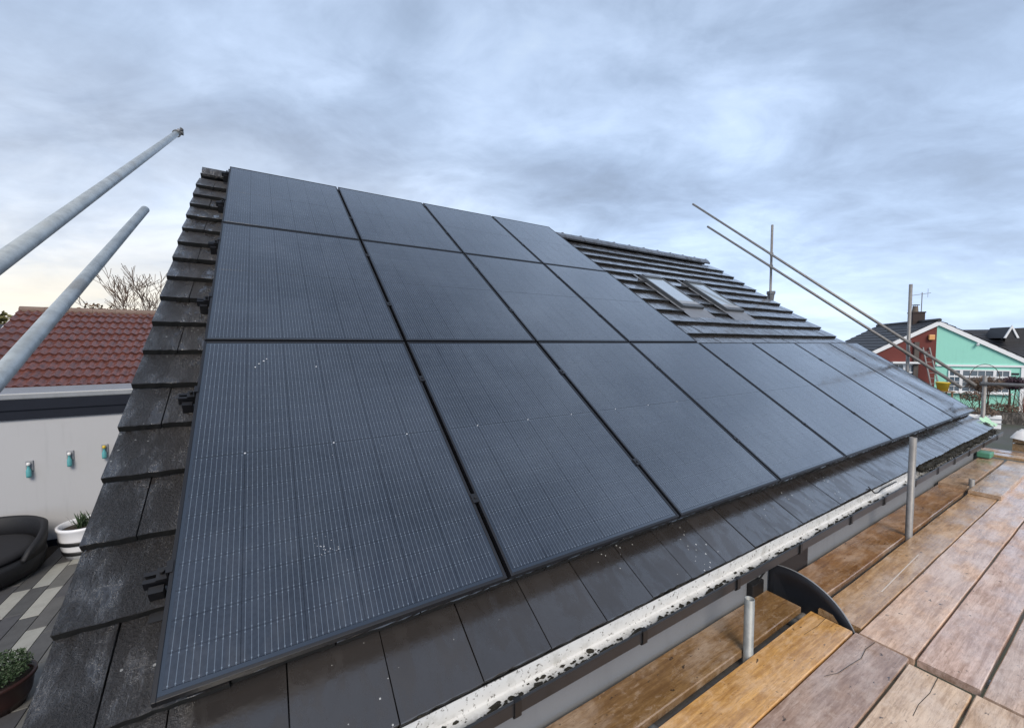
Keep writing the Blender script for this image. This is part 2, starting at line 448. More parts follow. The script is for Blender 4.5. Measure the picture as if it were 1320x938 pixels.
# underlay beneath the tiles and the rear slope
ub = MB()
ub.quad(U(UL + .02, -.2, -.215), U(UR - .02, -.2, -.215), U(UR - .02, 5.25, -.215), U(UL + .02, 5.25, -.215))
ub.build('underlay', MAT_FELT, roof)
rb = MB()
zr = U(0, 5.2, -.15)
rb.quad((UR, RIDGE_Y, 5.46), (UL, RIDGE_Y, 5.46), (UL, 9.1, 2.2), (UR, 9.1, 2.2))
rb.build('rear_slope', MAT_DARKROOF, roof)
# soffit / fascia strip behind the gutter, verge strip
fb = MB(); fb.bbox((-.25, -.098, 2.12), (9.36, -.063, 2.235)); fb.build('fascia_board', MAT_GUTTER, house)
vb = MB()
vb.extrude([U(UL + .012, -.22, -.15), U(UL + .012, 5.2, -.15), U(UL + .012, 5.2, -.21), U(UL + .012, -.22, -.21)], (.035, 0, 0))
vb.build('verge_strip', MAT_MOSS, roof)

# tile mesh: thin tapered slab, rough front lip
def tile_mesh(name, wdt, seed):
    rn = random.Random(seed)
    b = MB()
    L = PITCH + .075
    nseg = 10
    drop = -LIP / PITCH * L
    top = []; bot = []
    for k in range(nseg + 1):
        x = wdt * k / nseg
        jy = rn.uniform(-.0022, .0022) if 0 < k < nseg else 0
        top.append((x, jy, rn.uniform(-.0015, .0005)))
        bot.append((x, jy + .001 + rn.uniform(-.001, .002), -LIP + .003 + rn.uniform(-.004, .002)))
    vs = top + bot + [(x[0], .003, .0006) for x in top] + [(0, L, drop), (wdt, L, drop), (0, L, drop - .02), (wdt, L, drop - .02)]
    n = nseg + 1
    fs = []
    for k in range(nseg):
        fs.append((n + k, n + k + 1, k + 1, k))                  # lip
        fs.append((k, k + 1, 2 * n + k + 1, 2 * n + k))          # worn arris
    a = 3 * n
    fs.append(tuple([2 * n + k for k in range(n)] + [a + 1, a]))  # top face
    fs.append((0, 2 * n, a, a + 2, n))                             # left side
    fs.append((nseg, n + nseg, a + 3, a + 1, 2 * n + nseg))        # right side
    b.add(vs, fs)
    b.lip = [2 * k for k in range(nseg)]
    return b
tile_meshes = [tile_mesh('roof_tile', TW - .005, s_).mesh('roof_tile', MAT_TILE) for s_ in range(6)]
half_meshes = [tile_mesh('roof_tile', TW / 2 - .005, s_ + 20).mesh('roof_tile', MAT_TILE) for s_ in range(3)]
SKY_A = (5.58, 6.11); SKY_B = (6.72, 7.25); SKY_V = (2.80, 3.80)
covered = MB()
NROW = 18
ntile = 0
for k in range(NROW):
    v = V0 + k * PITCH
    if v > 5.05: continue
    u = UL; odd = k % 2 == 1
    first = True
    while u < UR - .02:
        half = odd and first
        first = False
        wd = TW / 2 if half else TW
        u1 = min(u + wd, UR)
        if UR - u1 < .05: u1 = UR
        # roof windows and their flashing interrupt the courses
        cut = False
        for s0, s1 in (SKY_A, SKY_B):
            if 2.5 < v < 3.9 and u1 > s0 - .06 and u < s1 + .06:
                cut = True
        a, b_ = u, u1
        if cut:
            segs = [(a, b_)]
            for s0, s1 in (SKY_A, SKY_B):
                ns = []
                for p, q_ in segs:
                    lo, hi = s0 - .05, s1 + .05
                    if v > 3.5: lo, hi = s0 - .02, s1 + .02
                    if q_ <= lo or p >= hi: ns.append((p, q_)); continue
                    if p < lo: ns.append((p, lo))
                    if q_ > hi: ns.append((hi, q_))
                segs = ns
        else: segs = [(a, b_)]
        for p, q_ in segs:
            if q_ - p < .03: continue
            top = v + PITCH
            vis = (p < .10) or k <= 1 or (p + .02 > 9.0) or (v > 1.62 and q_ > 4.60)
            mw = ROOF @ Matrix.Translation((p + .0025, v + random.uniform(-.0035, .0035), NT_ + random.uniform(-.002, .002))) @ Matrix.Rotation(random.uniform(-.004, .004), 4, 'Y') @ Matrix.Rotation(random.uniform(-.005, .005), 4, 'Z')
            if vis:
                wd_ = q_ - p
                if abs(wd_ - TW) < .002: me = random.choice(tile_meshes)
                elif abs(wd_ - TW / 2) < .002: me = random.choice(half_meshes)
                else: me = tile_mesh('roof_tile', wd_ - .005, ntile).mesh('roof_tile', MAT_TILE)
                obj('roof_tile', me, roof, mw)
                ntile += 1
            else:
                t = tile_mesh('t', q_ - p - .005, ntile)
                covered.lip = getattr(covered, 'lip', []) + [len(covered.f) + i for i in t.lip]
                covered.add([mw @ Vector(c) for c in t.v], t.f)
        u = u1
print('visible tiles', ntile)
co = covered.build('tiles_beneath_panels', MAT_TILE, roof, kind='stuff')
# ridge tiles
nr = 22
rl = (9.36 + .262) / nr
RZ = 5.528
for k in range(nr):
    x0 = -.262 + k * rl; x1 = x0 + rl - .006
    b = MB()
    prof = [(-.135, -.115), (-.105, -.065), (-.055, -.016), (0, 0), (.055, -.016), (.105, -.065), (.135, -.115)]
    inner = [(y * .86, z - .02) for y, z in prof]
    poly = [(x0, RIDGE_Y + y, RZ + z) for y, z in prof] + [(x0, RIDGE_Y + y, RZ + z) for y, z in reversed(inner)]
    # quads strip rather than concave n-gon
    n = len(prof)
    vs = []
    for x in (x0, x1):
        vs += [(x, RIDGE_Y + y, RZ + z + random.uniform(-.003, .003)) for y, z in prof] + [(x, RIDGE_Y + y, RZ + z) for y, z in inner]
    fs = []
    m2 = 2 * n
    for j in range(n - 1):
        fs.append((j, j + 1, m2 + j + 1, m2 + j)); fs.append((n + j + 1, n + j, m2 + n + j, m2 + n + j + 1))
        fs.append((j + 1, j, n + j, n + j + 1)); fs.append((m2 + j, m2 + j + 1, m2 + n + j + 1, m2 + n + j))
    fs.append((0, m2, m2 + n, n)); fs.append((n - 1, 2 * n - 1, m2 + 2 * n - 1, m2 + n - 1))
    b.add(vs, fs)
    o = b.build('ridge_tile', MAT_TILE, roof)
    if k > 9:
        c = MB(); c.box((x1, RIDGE_Y, RZ + .003), (.035, .05, .014)); c.build('ridge_clip', MAT_LEAD, roof)

# roof windows
for (s0, s1) in (SKY_A, SKY_B):
    v0, v1 = SKY_V
    sw = obj('roof_window', None, house)
    b = MB()
    fw = .038
    b.bbox((s0, v0, -.16), (s0 + fw, v1, -.058), ROOF); b.bbox((s1 - fw, v0, -.16), (s1, v1, -.058), ROOF)
    b.bbox((s0 + fw, v0, -.16), (s1 - fw, v0 + .07, -.062), ROOF); b.bbox((s0 + fw, v1 - .08, -.16), (s1 - fw, v1, -.045), ROOF)
    b.build('frame', MAT_WINFRAME, sw, bevel=.004)
    b = MB(); b.bbox((s0 + fw, v0 + .07, -.09), (s1 - fw, v1 - .08, -.068), ROOF); b.build('pane', MAT_ROOFGLASS, sw)
    b = MB(); b.bbox((s0 + fw, v0 + .072, -.067), (s1 - fw, v0 + .16, -.060), ROOF); b.build('bottom_sash', MAT_TRIM, sw)
    b = MB()
    b.quad(U(s0 - .06, v0 - .34, -.122), U(s1 + .06, v0 - .34, -.122), U(s1 + .06, v0, -.105), U(s0 - .06, v0, -.105))
    b.quad(U(s0 - .06, v0, -.108), U(s0, v0, -.108), U(s0, v1 + .1, -.108), U(s0 - .06, v1 + .1, -.108))
    b.quad(U(s1, v0, -.108), U(s1 + .06, v0, -.108), U(s1 + .06, v1 + .1, -.108), U(s1, v1 + .1, -.108))
    b.build('flashing', MAT_LEAD, sw)

# gutter: half round, dark outside and white inside
GY, GZ, GR = -.178, 2.20, .056
GPROF = [(-.234, 2.200), (-.235, 2.150), (-.229, 2.143), (-.130, 2.143), (-.124, 2.149), (-.122, 2.214)]
def gutter_shell(x0, x1, prof, t):
    """channel of the given section between x0 and x1; t > 0 thickens inwards"""
    b = MB(); n = len(prof); m2 = 2 * n
    cy = -.178; inn = []
    for i, (y, z) in enumerate(prof):
        inn.append((y + (t if y < cy else -t), z + (t if z < 2.16 else 0)))
    for x in (x0, x1): b.v += [(x, y, z) for y, z in prof] + [(x, y, z) for y, z in inn]
    for j in range(n - 1):
        b.f += [(j, m2 + j, m2 + j + 1, j + 1), (n + j, n + j + 1, m2 + n + j + 1, m2 + n + j),
                (j, j + 1, n + j + 1, n + j), (m2 + j + 1, m2 + j, m2 + n + j, m2 + n + j + 1)]
    b.f += [(0, n, m2 + n, m2), (n - 1, m2 + n - 1, m2 + 2 * n - 1, 2 * n - 1)]
    return b
gut = gutter_shell(-.30, 9.52, GPROF, .003).build('gutter', MAT_GUTTER, house)
bb = MB(); bb.tube((-.30, -.2315, GZ + .001), (9.52, -.2315, GZ + .001), .0052, n=8)
bb.build('lip_bead', MAT_GUTTER, gut)
lin = [(y + (.004 if y < -.178 else -.004), z + (.004 if z < 2.16 else -.002)) for y, z in GPROF]
gutter_shell(-.295, 9.5, lin, .001).build('gutter_lining', MAT_LINING, gut)
x = .35
clip_pts = []
while x < 9.4:
    clip_pts.append(x); x += random.uniform(.62, .82)
for x in clip_pts:
    gutter_shell(x, x + .028, [(-.226, 2.208), (-.243, 2.206), (-.243, 2.147), (-.232, 2.136), (-.170, 2.136)], .004).build('bracket', MAT_BLACK, gut)
# moss and leaf litter lying in the gutter
mb = MB()
rn = random.Random(3)
def clump(b, c, r, rn, fl=.6):
    n = rn.randint(4, 6); vs = [Vector(c) + Vector((0, 0, r * fl * rn.uniform(.7, 1.2)))]
    ph = rn.uniform(0, 6)
    for k in range(n):
        a = ph + 2 * math.pi * k / n
        rr = r * rn.uniform(.6, 1.3)
        vs.append(Vector(c) + Vector((math.cos(a) * rr * 1.4, math.sin(a) * rr * .8, rn.uniform(-.3, .2) * r)))
    b.add(vs, [(0, 1 + k, 1 + (k + 1) % n) for k in range(n)])
for i in range(1700):
    x = rn.uniform(.5, 9.2)
    dens = .10 + .5 * max(0, math.sin(x * 2.1 - 1.2)) + (.5 if 1.9 < x < 4.6 else 0) + (.25 if 1.2 < x < 1.9 else 0)
    if rn.random() > dens * 1.0: continue
    yy = rn.triangular(-.222, -.135, -.20); sz = rn.choice((.003, .005, .007, .010, .016)) * rn.uniform(.7, 1.3)
    clump(mb, (x, min(yy, -.145), 2.149 + max(0, (-.165 - yy)) * .62 * rn.uniform(.6, 1.05)), sz, rn)
mb.build('gutter_moss', MAT_MOSS, gut, kind='stuff')
em = MB()
for i in range(900):
    x = rn.uniform(-.28, 9.3)
    if rn.random() > .35 + .5 * math.sin(x * 3.7): continue
    p = U(x, V0 + rn.uniform(-.004, .006), NT_ - .018 - rn.random() * .02); clump(em, p, rn.choice((.003, .005, .008)), rn)
em.build('eaves_moss', MAT_MOSS, roof, kind='stuff')
# black leaf guard lying in the far part of the gutter
lg = MB()
prev = None
for k in range(60):
    x0 = 5.95 + k * .058
    yy = GY + .01 + .012 * math.sin(k * .9); zz = GZ + .018 + .006 * math.sin(k * 1.7)
    if prev: lg.tube(prev, (x0, yy, zz), .027 + .003 * math.sin(k * 1.3), .027 + .003 * math.sin(k * 1.3 + 1.3), 8)
    prev = (x0, yy, zz)
for i in range(1500):
    a = rn.uniform(0, 6.28); xx = rn.uniform(5.92, 9.4); t = (xx - 5.95) / .058
    yy = GY + .01 + .012 * math.sin(t * .9) + .027 * math.cos(a); zz = GZ + .018 + .006 * math.sin(t * 1.7) + .027 * math.sin(a)
    lg.tube((xx, yy, zz), (xx + rn.uniform(-.02, .02), yy + .02 * math.cos(a), zz + .02 * math.sin(a)), .0022, .001, 3, cap=False)
tag(lg.build('leaf_guard', MAT_MOSS, None, smooth=True), 'black bristly leaf guard lying in the far end of the gutter', 'leaf guard')
# loose cable drooping over the gutter
cb = MB()
pts = [U(4.6, -.26, -.09) + Vector((0, 0, .004))]
for k in range(1, 12): pts.append(Vector((4.6 + k * .06, -.178 - .01 * math.sin(k), GZ + .03 + .012 * math.cos(k * .8))))
cb.path(pts, [.005] * len(pts), 6)
tag(cb.build('loose_cable', MAT_BLACK), 'thin black cable trailing from the eaves tiles along the gutter', 'cable')

# ------------------------------------------------------------------ solar panels
PW = 1.154
rows = [(0.0, 1.752), (1.770, 3.574), (3.592, 5.325)]
row_name = ['bottom', 'middle', 'top']
ordn = ['first', 'second', 'third', 'fourth', 'fifth', 'sixth', 'seventh', 'eighth']
FR = .012
def grid(w_, h_):
    """cell centres and size for a 6 x 18 half-cell laminate"""
    mx, my, mid = FR + .010, FR + .014, .0055
    cw = (w_ - 2 * mx) / 6
    ch = (h_ - 2 * my - mid) / 18
    cs = []
    for i in range(6):
        for j in range(18):
            cs.append((mx + cw * (i + .5), my + ch * (j + .5) + (mid if j >= 9 else 0)))
    return cs, cw, ch
cell_cache = {}
def cell_geo(cw, ch):
    b = MB(); x, y = cw / 2 - .0010, ch / 2 - .0005
    t = .0007
    vs = [(-x, -y, 0), (x, -y, 0), (x, y, 0), (-x, y, 0), (-x - t, -y - t, -.0012), (x + t, -y - t, -.0012), (x + t, y + t, -.0012), (-x - t, y + t, -.0012)]
    b.add(vs, [(0, 1, 2, 3), (4, 5, 1, 0), (5, 6, 2, 1), (6, 7, 3, 2), (7, 4, 0, 3)])
    b.uv = [(p[0], p[1]) for p in vs]
    return b
frame_cache = {}
def make_panel(k, r, detailed):
    u0 = k * PW + (0 if k == 0 else .010)
    last = 7 if r == 0 else 3
    u1 = (k + 1) * PW - (0 if k == last else .010)
    v0, v1 = rows[r]
    w_, h_ = u1 - u0, v1 - v0
    side = {0: 'first from the tiled verge'}.get(k, ordn[k] + ' from the tiled verge')
    lab = 'black solar panel in the %s row, %s' % (row_name[r], side)
    if r == 0 and k == 7: lab = 'black solar panel in the bottom row, last one towards the mint green house'
    if r > 0 and k == 3: lab = 'black solar panel in the %s row, beside the bare tiles and roof windows' % row_name[r]
    base = ROOF @ Matrix.Translation((u0, v0, 0)) @ Matrix.Rotation(random.uniform(-.0012, .0012), 4, 'Y') @ Matrix.Rotation(random.uniform(-.001, .001), 4, 'X')
    p = obj('solar_panel', None, None, base)
    tag(p, lab, 'solar panel', 'solar panels on the roof')
    key = (round(w_, 4), round(h_, 4))
    if key not in frame_cache:
        b = MB(); d = .032
        b.bbox((0, 0, -d), (FR, h_, 0)); b.bbox((w_ - FR, 0, -d), (w_, h_, 0))
        b.bbox((FR, 0, -d), (w_ - FR, FR, -.0002)); b.bbox((FR, h_ - FR, -d), (w_ - FR, h_, -.0002))
        s_ = MB(); s_.bbox((FR, FR, -.010), (w_ - FR, h_ - FR, -.0036))
        cs, cw, ch = grid(w_, h_)
        c1 = cell_geo(cw, ch).mesh('cell', MAT_CELL)
        call = MB()
        for (x, y) in cs:
            t = cell_geo(cw, ch)
            call.add([(a + x, b_ + y, c - .0022) for a, b_, c in t.v], t.f); call.uv += t.uv
        dm = MB()
        for q_ in (1, 3, 5):
            dm.lathe((FR + .010 + cw * q_, h_ / 2, -.0035), [(.0042, 0), (.0038, .0012), (0.0001, .0013)], 10)
        frame_cache[key] = (b.mesh('frame', MAT_FRAME), s_.mesh('backing', MAT_SHEET), c1, call.mesh('cell_sheet', MAT_CELL), cs, dm.mesh('label_dot', MAT_DOT))
    fm, sm, c1, call, cs, dm = frame_cache[key]
    f = obj('frame', fm, p, base)
    bv = f.modifiers.new('bevel', 'BEVEL'); bv.width = .0015; bv.segments = 2
    obj('backing', sm, p, base)
    if detailed:
        for (x, y) in cs: obj('cell', c1, p, base @ Matrix.Translation((x, y, -.0022)))
    else:
        obj('cell_sheet', call, p, base, kind='stuff')
    if r == 0 and k < 3: obj('junction_dots', dm, p, base)
    return p
for r in range(3):
    for k in range(8 if r == 0 else 4):
        make_panel(k, r, (r == 0 and k < 4) or (r == 1 and k < 3))

marks = MB(); rn = random.Random(14)
def splat(u, v, r):
    n = 7; c = [(u + r * math.cos(6.283 * k / n) * rn.uniform(.5, 1.2), v + r * 1.3 * math.sin(6.283 * k / n) * rn.uniform(.5, 1.2)) for k in range(n)]
    marks.add([U(a, b_, -.0008) for a, b_ in c], [tuple(range(n))])
for (u, v) in ((.245, 1.50), (.262, 1.53), (.285, 1.555), (.30, 1.575), (.55, 1.49)): splat(u, v, .0045)
for k in range(26): splat(.47 + rn.gauss(0, .022), .33 + rn.gauss(0, .02), rn.uniform(.0006, .0019))
for k in range(12): splat(rn.uniform(.05, 1.09), rn.uniform(.05, 1.68), rn.uniform(.0008, .0018))
first = [o for o in COL.objects if o.get('label', '').startswith('black solar panel in the bottom row, first')][0]
marks.build('bird_marks', MAT_DOT, first, kind='stuff')
# mounting rails with clamps
rail_v = [.40, 1.33, 2.28, 3.20, 4.18, 5.17]
pos_word = ['lowest', 'second lowest', 'third lowest', 'third highest', 'second highest', 'highest']
for i, v in enumerate(rail_v):
    ue = 9.22 if i < 2 else 4.60
    m_ = thing('mounting_rail', 'black aluminium panel rail, %s, its end poking out past the verge side panels' % pos_word[i], 'mounting rail', U(0, v, -.07), 'rails under the solar panels')
    b = MB()
    for (n0, n1, a, c) in ((-.078, -.072, -.02, .02), (-.072, -.042, -.02, -.015), (-.072, -.042, .015, .02), (-.042, -.037, -.02, -.006), (-.042, -.037, .006, .02)):
        b.bbox((-.075, v + a, n0), (ue, v + c, n1), ROOF)
    b.build('rail', MAT_FRAME, m_)
    b = MB()
    b.bbox((-.040, v - .022, -.033), (-.006, v + .022, -.027), ROOF); b.bbox((-.010, v - .022, -.033), (-.004, v + .022, .004), ROOF)
    b.bbox((-.010, v - .022, .001), (.008, v + .022, .005), ROOF)
    e = b.build('end_clamp', MAT_FRAME, m_)
    b = MB(); b.tube(U(-.024, v, -.027), U(-.024, v, -.010), .007, n=8); b.build('bolt', MAT_BLACK, e)
    b = MB(); b.bbox((-.06, v - .05, -.135), (-.02, v - .025, -.055), ROOF); b.bbox((-.06, v - .11, -.135), (-.02, v - .05, -.128), ROOF)
    b.build('roof_hook', MAT_FRAME, m_)
    for k in range(1, 8 if i < 2 else 4):
        b = MB()
        u = k * PW
        b.bbox((u - .018, v - .025, .0015), (u + .018, v + .025, .0055), ROOF)
        b.bbox((u - .006, v - .025, -.036), (u + .006, v + .025, .0015), ROOF)
        c = b.build('mid_clamp', MAT_FRAME, m_, bevel=.0012)
        b = MB(); b.tube(U(u, v, .0055), U(u, v, .011), .0065, n=8); b.build('bolt', MAT_BLACK, c)

# ------------------------------------------------------------------ scaffold
DZ = 1.85
def board(x0, x1, y0, y1, label, color, z=DZ, tilt=0.0, name='scaffold_board', yaw=0.0, th=.038):
    b = MB()
    n = max(4, int((x1 - x0) / .25)); rn = random.Random(int(x0 * 977 + y0 * 3301))
    L = x1 - x0; W_ = y1 - y0
    st = []
    for k in range(n + 1):
        x = -L / 2 + L * k / n
        e0 = rn.uniform(-.002, .002); e1 = rn.uniform(-.002, .002); zz = rn.uniform(-.0015, .0015)
        xo = rn.uniform(-.003, .003)
        st.append([(x, -W_ / 2 + e0 + .004, zz), (x, W_ / 2 + e1 - .004, zz), (x, W_ / 2 + e1, zz - .005), (x, W_ / 2 + e1, -th), (x, -W_ / 2 + e0, -th), (x, -W_ / 2 + e0, zz - .005)])
    for s_ in st: b.v += s_
    for k in range(n):
        for j in range(6):
            j2 = (j + 1) % 6
            b.f.append((k * 6 + j, (k + 1) * 6 + j, (k + 1) * 6 + j2, k * 6 + j2))
    b.f.append(tuple(reversed(range(6)))[::-1]); b.f.append(tuple(n * 6 + j for j in reversed(range(6))))
    mw = Matrix.Translation(((x0 + x1) / 2, (y0 + y1) / 2, z)) @ Matrix.Rotation(yaw, 4, 'Z') @ Matrix.Rotation(tilt, 4, 'Y')
    o = obj(name, b.mesh(name, MAT_WOOD), None, mw)
    o.color = (*color, 1)
    tag(o, label, 'scaffold board', 'scaffold boards of the platform')
    return o
BROWN = (.30, .175, .07); ORANGE = (.76, .42, .13); GREYP = (.50, .35, .27); PALE = (.80, .58, .39); PINK = (.82, .57, .41); WARM = (.60, .37, .18); DK = (.38, .20, .08)
board(-1.4, 3.12, -.292, -.085, 'dark brown weathered board closest to the wall, ending short of the dish', BROWN)
board(-1.5, 3.125, -.550, -.340, 'orange brown board with a pale edge, ending beside the dish', ORANGE, DZ + .002)
board(-1.3, 3.135, -.783, -.556, 'purplish grey board with a long crack, next to the orange board', GREYP, DZ - .001)
board(-1.6, 3.085, -1.012, -.795, 'pale sandy board between the purplish grey board and the frame corner', PALE, DZ + .001)
board(-1.5, 3.10, -1.245, -1.022, 'pale board at the bottom corner, outside the sandy one', (.72, .51, .34), DZ + .003)
board(3.24, 7.04, -.318, -.088, 'dark orange board along the wall beyond the dish', DK, DZ - .002)
board(3.20, 7.4, -.563, -.352, 'warm brown board with a wet sheen and a scratch, beyond the dish', WARM, DZ)
board(3.145, 8.9, -.798, -.572, 'pinkish board running to the far end, third from the wall', PINK, DZ + .002)
board(3.165, 8.9, -1.026, -.808, 'lilac tinged wet board running to the far end, fourth from the wall', (.74, .53, .43), DZ)
board(3.13, 8.9, -1.262, -1.042, 'greyish board at the right edge beyond the wide black joint', (.70, .51, .39), DZ - .002)
board(3.14, 8.9, -1.50, -1.275, 'outermost greyish board of the far lift', (.47, .35, .27), DZ)
board(-1.4, 3.09, -1.48, -1.258, 'outermost pale board of the near lift', (.55, .40, .29), DZ)
board(6.86, 9.0, -.585, -.352, 'short pale board lapped over the deck beside the short stub tube', (.60, .43, .28), DZ + .042)
board(6.98, 9.0, -.325, -.10, 'sandy board lapped over the wall side board at the far end', (.57, .40, .26), DZ + .036)
o = board(-.9, .9, -.11, .11, 'honey coloured board lying across the far end of the deck', (.60, .38, .19), DZ + .10, yaw=R(90))
o.matrix_basis = Matrix.Translation((9.17, -.75, DZ + .082)) @ Matrix.Rotation(R(90), 4, 'Z')
o = board(-.9, .9, -.11, .11, 'second honey coloured board laid crosswise behind the first', (.52, .31, .16), DZ + .10, yaw=R(90))
o.matrix_basis = Matrix.Translation((9.42, -.75, DZ + .086)) @ Matrix.Rotation(R(90), 4, 'Z')
# crack in the grey board: a thin dark groove
cr = MB()
pp = [(2.62, -.60), (2.70, -.628), (2.82, -.640), (2.92, -.652), (3.02, -.640), (3.13, -.648)]
for (a, b_) in zip(pp, pp[1:]):
    cr.add([(a[0], a[1] - .0012, DZ + .0012), (b_[0], b_[1] - .0012, DZ + .0012), (b_[0], b_[1] + .0012, DZ + .0012), (a[0], a[1] + .0012, DZ + .0012)], [(0, 1, 2, 3)])
gb_ = [o for o in COL.objects if o.get('label', '').startswith('purplish')][0]
cr.build('crack', MAT_MOSS, gb_)
def board_by(start): return [o for o in COL.objects if o.get('label', '').startswith(start)][0]
def groove(pts, w_, z, mat, start, name):
    b = MB()
    for (p, q_) in zip(pts, pts[1:]):
        d = (Vector((*q_, 0)) - Vector((*p, 0))).normalized(); sd = Vector((-d.y, d.x, 0)) * w_ / 2
        b.add([Vector((*p, z)) - sd, Vector((*q_, z)) - sd, Vector((*q_, z)) + sd, Vector((*p, z)) + sd], [(0, 1, 2, 3)])
    b.build(name, mat, board_by(start))
MAT_SCRATCH = simple('pale_scratch', (.66, .58, .50), .6, .15)
groove([(3.75, -.50), (4.2, -.488), (4.62, -.479)], .006, DZ + .0018, MAT_SCRATCH, 'warm brown', 'scratch')
groove([(3.085, -.90), (2.93, -.906), (2.80, -.897), (2.70, -.902)], .0022, DZ + .0028, MAT_MOSS, 'pale sandy', 'split')
groove([(3.125, -.42), (3.0, -.424), (2.86, -.415)], .002, DZ + .0038, MAT_MOSS, 'orange brown', 'split')

def tube(name, a, b_, label, mat=MAT_GALV, cat='scaffold tube', r=.02415, group='scaffold tubes', n=20):
    m = MB(); m.tube(a, b_, r, n=n, hollow=True)
    me = m.mesh(name, mat)
    for p in me.polygons: p.use_smooth = len(p.vertices) == 4
    o = obj(name, me)
    return tag(o, label, cat, group)
def coupler(at, ax, parent, name='coupler', s=1.0):
    ax = Vector(ax).normalized()
    b = MB(); c = Vector(at)
    b.tube(c - ax * .028 * s, c + ax * .028 * s, .034 * s, n=12)
    side = ax.orthogonal().normalized()
    b.tube(c + side * .03, c + side * .075 * s, .010 * s, n=8); b.tube(c + side * .06, c + side * .072, .017 * s, n=6)
    return b.build(name, MAT_COUPLER, parent)
# stub tubes in the slot between the boards
tube('scaffold_standard', (4.97, -.336, 0), (4.972, -.334, 2.705), 'upright scaffold tube rising from the slot beside the gutter', MAT_GALV_DULL)
tube('scaffold_standard', (2.458, -.318, 0), (2.456, -.318, 2.148), 'short tube stub between dark brown and orange boards', MAT_GALV_STUB)
tube('scaffold_standard', (7.10, -.339, 0), (7.10, -.339, 1.965), 'very short tube stub beside the lapped far boards', MAT_GALV_DULL)
for i, (x, lab) in enumerate(((1.72, 'cross tube under the boards near the bottom of the gutter'), (3.03, 'cross tube under the near board ends, by the dish'), (3.36, 'cross tube under the far board ends, beyond the dish'), (5.6, 'cross tube under the middle of the far boards'), (7.6, 'cross tube under the far lapped boards'))):
    tube('scaffold_transom', (x, -1.62, DZ - .066), (x, -.07, DZ - .066), lab, MAT_GALV)
for i, (y, lab) in enumerate(((-.318 + .052, 'long tube under the inner edge of the deck'), (-1.52, 'long tube under the outer edge of the deck'))):
    tube('scaffold_ledger', (-1.6, y, DZ - .116), (9.6, y, DZ - .116), lab, MAT_GALV_DULL)
# raking guard rails over the near gable
GXL = -.40
d1 = Vector((0, 3.825 - .491, 5.60 - 3.756)).normalized(); d2 = Vector((0, 2.379 - .451, 4.448 - 3.403)).normalized()
pA = Vector((GXL, 3.825, 5.60)); pB = Vector((GXL, 2.379, 4.448))
t1 = tube('guard_rail', pA - d1 * 5.6, pA, 'upper of two thick pale tubes at the left, coupler on its tip')
coupler(pA - d1 * .01, d1, t1); coupler(pA + Vector((.03, 0, .02)), (1, 0, 0), t1, s=.8)
t2 = tube('guard_rail', pB - d2 * 4.0, pB, 'lower of two thick pale tubes at the left, bare open tip')
st = tube('scaffold_standard', (GXL - .055, -.75, 0), (GXL - .055, -.75, 4.3), 'upright tube outside the near gable carrying both left guard rails')
for p_, d_ in ((pA, d1), (pB, d2)):
    t = (p_.y + .75) / d_.y
    coupler((GXL - .055, -.75, p_.z - d_.z * t), (0, 0, 1), st)
# raking guard rails over the far gable
GX = 9.8
rA0, rA1 = Vector((GX, 5.109, 7.111)), Vector((GX, .10, 2.84))
rB0, rB1 = Vector((GX, 4.686, 6.435)), Vector((GX, .249, 2.792))
ta = tube('guard_rail', rA0, rA1, 'upper of two sloping rails over the far gable', MAT_GALV_DULL)
tb = tube('guard_rail', rB0, rB1, 'lower of two sloping rails over the far gable', MAT_GALV_DULL)
def on_line(a, b_, y): t = (y - a.y) / (b_.y - a.y); return a + (b_ - a) * t
s1 = tube('scaffold_standard', (GX + .052, 3.18, 0), (GX + .052, 3.195, 6.11), 'slim upright tube crossing the far rails above the verge', MAT_GALV_DULL)
s2 = tube('scaffold_standard', (GX + .052, .90, 0), (GX + .052, .92, 4.53), 'upright tube in front of the dark red wall', MAT_GALV_DULL)
for s_, y in ((s1, 3.19), (s2, .915)):
    for a, b_ in ((rA0, rA1), (rB0, rB1)):
        q_ = on_line(a, b_, y); coupler((GX + .052, y, q_.z), (0, 0, 1), s_)
b = MB(); b.tube((GX + .052, 3.18, 4.45), (GX + .052, 3.18, 4.62), .055, .075, 12); b.tube((GX + .052, 3.18, 4.60), (GX + .052, 3.18, 4.66), .085, n=12)
b.build('base_collar', MAT_COUPLER, s1)
tube('guard_rail', (GX, .06, 2.88), (GX + 1.6, -3.2, 2.86), 'level rail at the far right corner in front of the shrubs', MAT_GALV_DULL)
s3 = tube('scaffold_standard', (GX + .05, .02, 0), (GX + .05, .02, 3.0), 'upright tube at the far corner where the rails end', MAT_GALV_DULL)
coupler((GX + .05, .02, 2.88), (0, 0, 1), s3)

# satellite dish mounted on the wall, poking up through the deck slot
dish = thing('satellite_dish', 'dark rounded dish with a thin pale rim rising through the deck slot', 'satellite dish', (3.16, -.06, 1.62))
CY, CZ, RD, DX = -.20, 1.65, .378, 3.185
nn = 44
YW = -.068
a0 = math.acos((YW - CY) / RD)
arc = []
for k in range(nn + 1):
    a = a0 + (2 * math.pi - 2 * a0) * k / nn
    arc.append((CY + RD * math.cos(a), CZ + RD * math.sin(a)))
b = MB(); vs = [(DX + .05, CY - .05, CZ)]; fs = []; rings = 6; m_ = len(arc)
for r_ in range(1, rings + 1):
    t = r_ / rings
    for (y, z) in arc: vs.append((DX + .05 * (1 - t * t), CY - .05 + (y - CY + .05) * t, CZ + (z - CZ) * t))
for k in range(m_): fs.append((0, 1 + k, 1 + (k + 1) % m_))
for r_ in range(rings - 1):
    a = 1 + r_ * m_
    for k in range(m_): k2 = (k + 1) % m_; fs.append((a + k2, a + k, a + m_ + k, a + m_ + k2))
b.add(vs, fs)
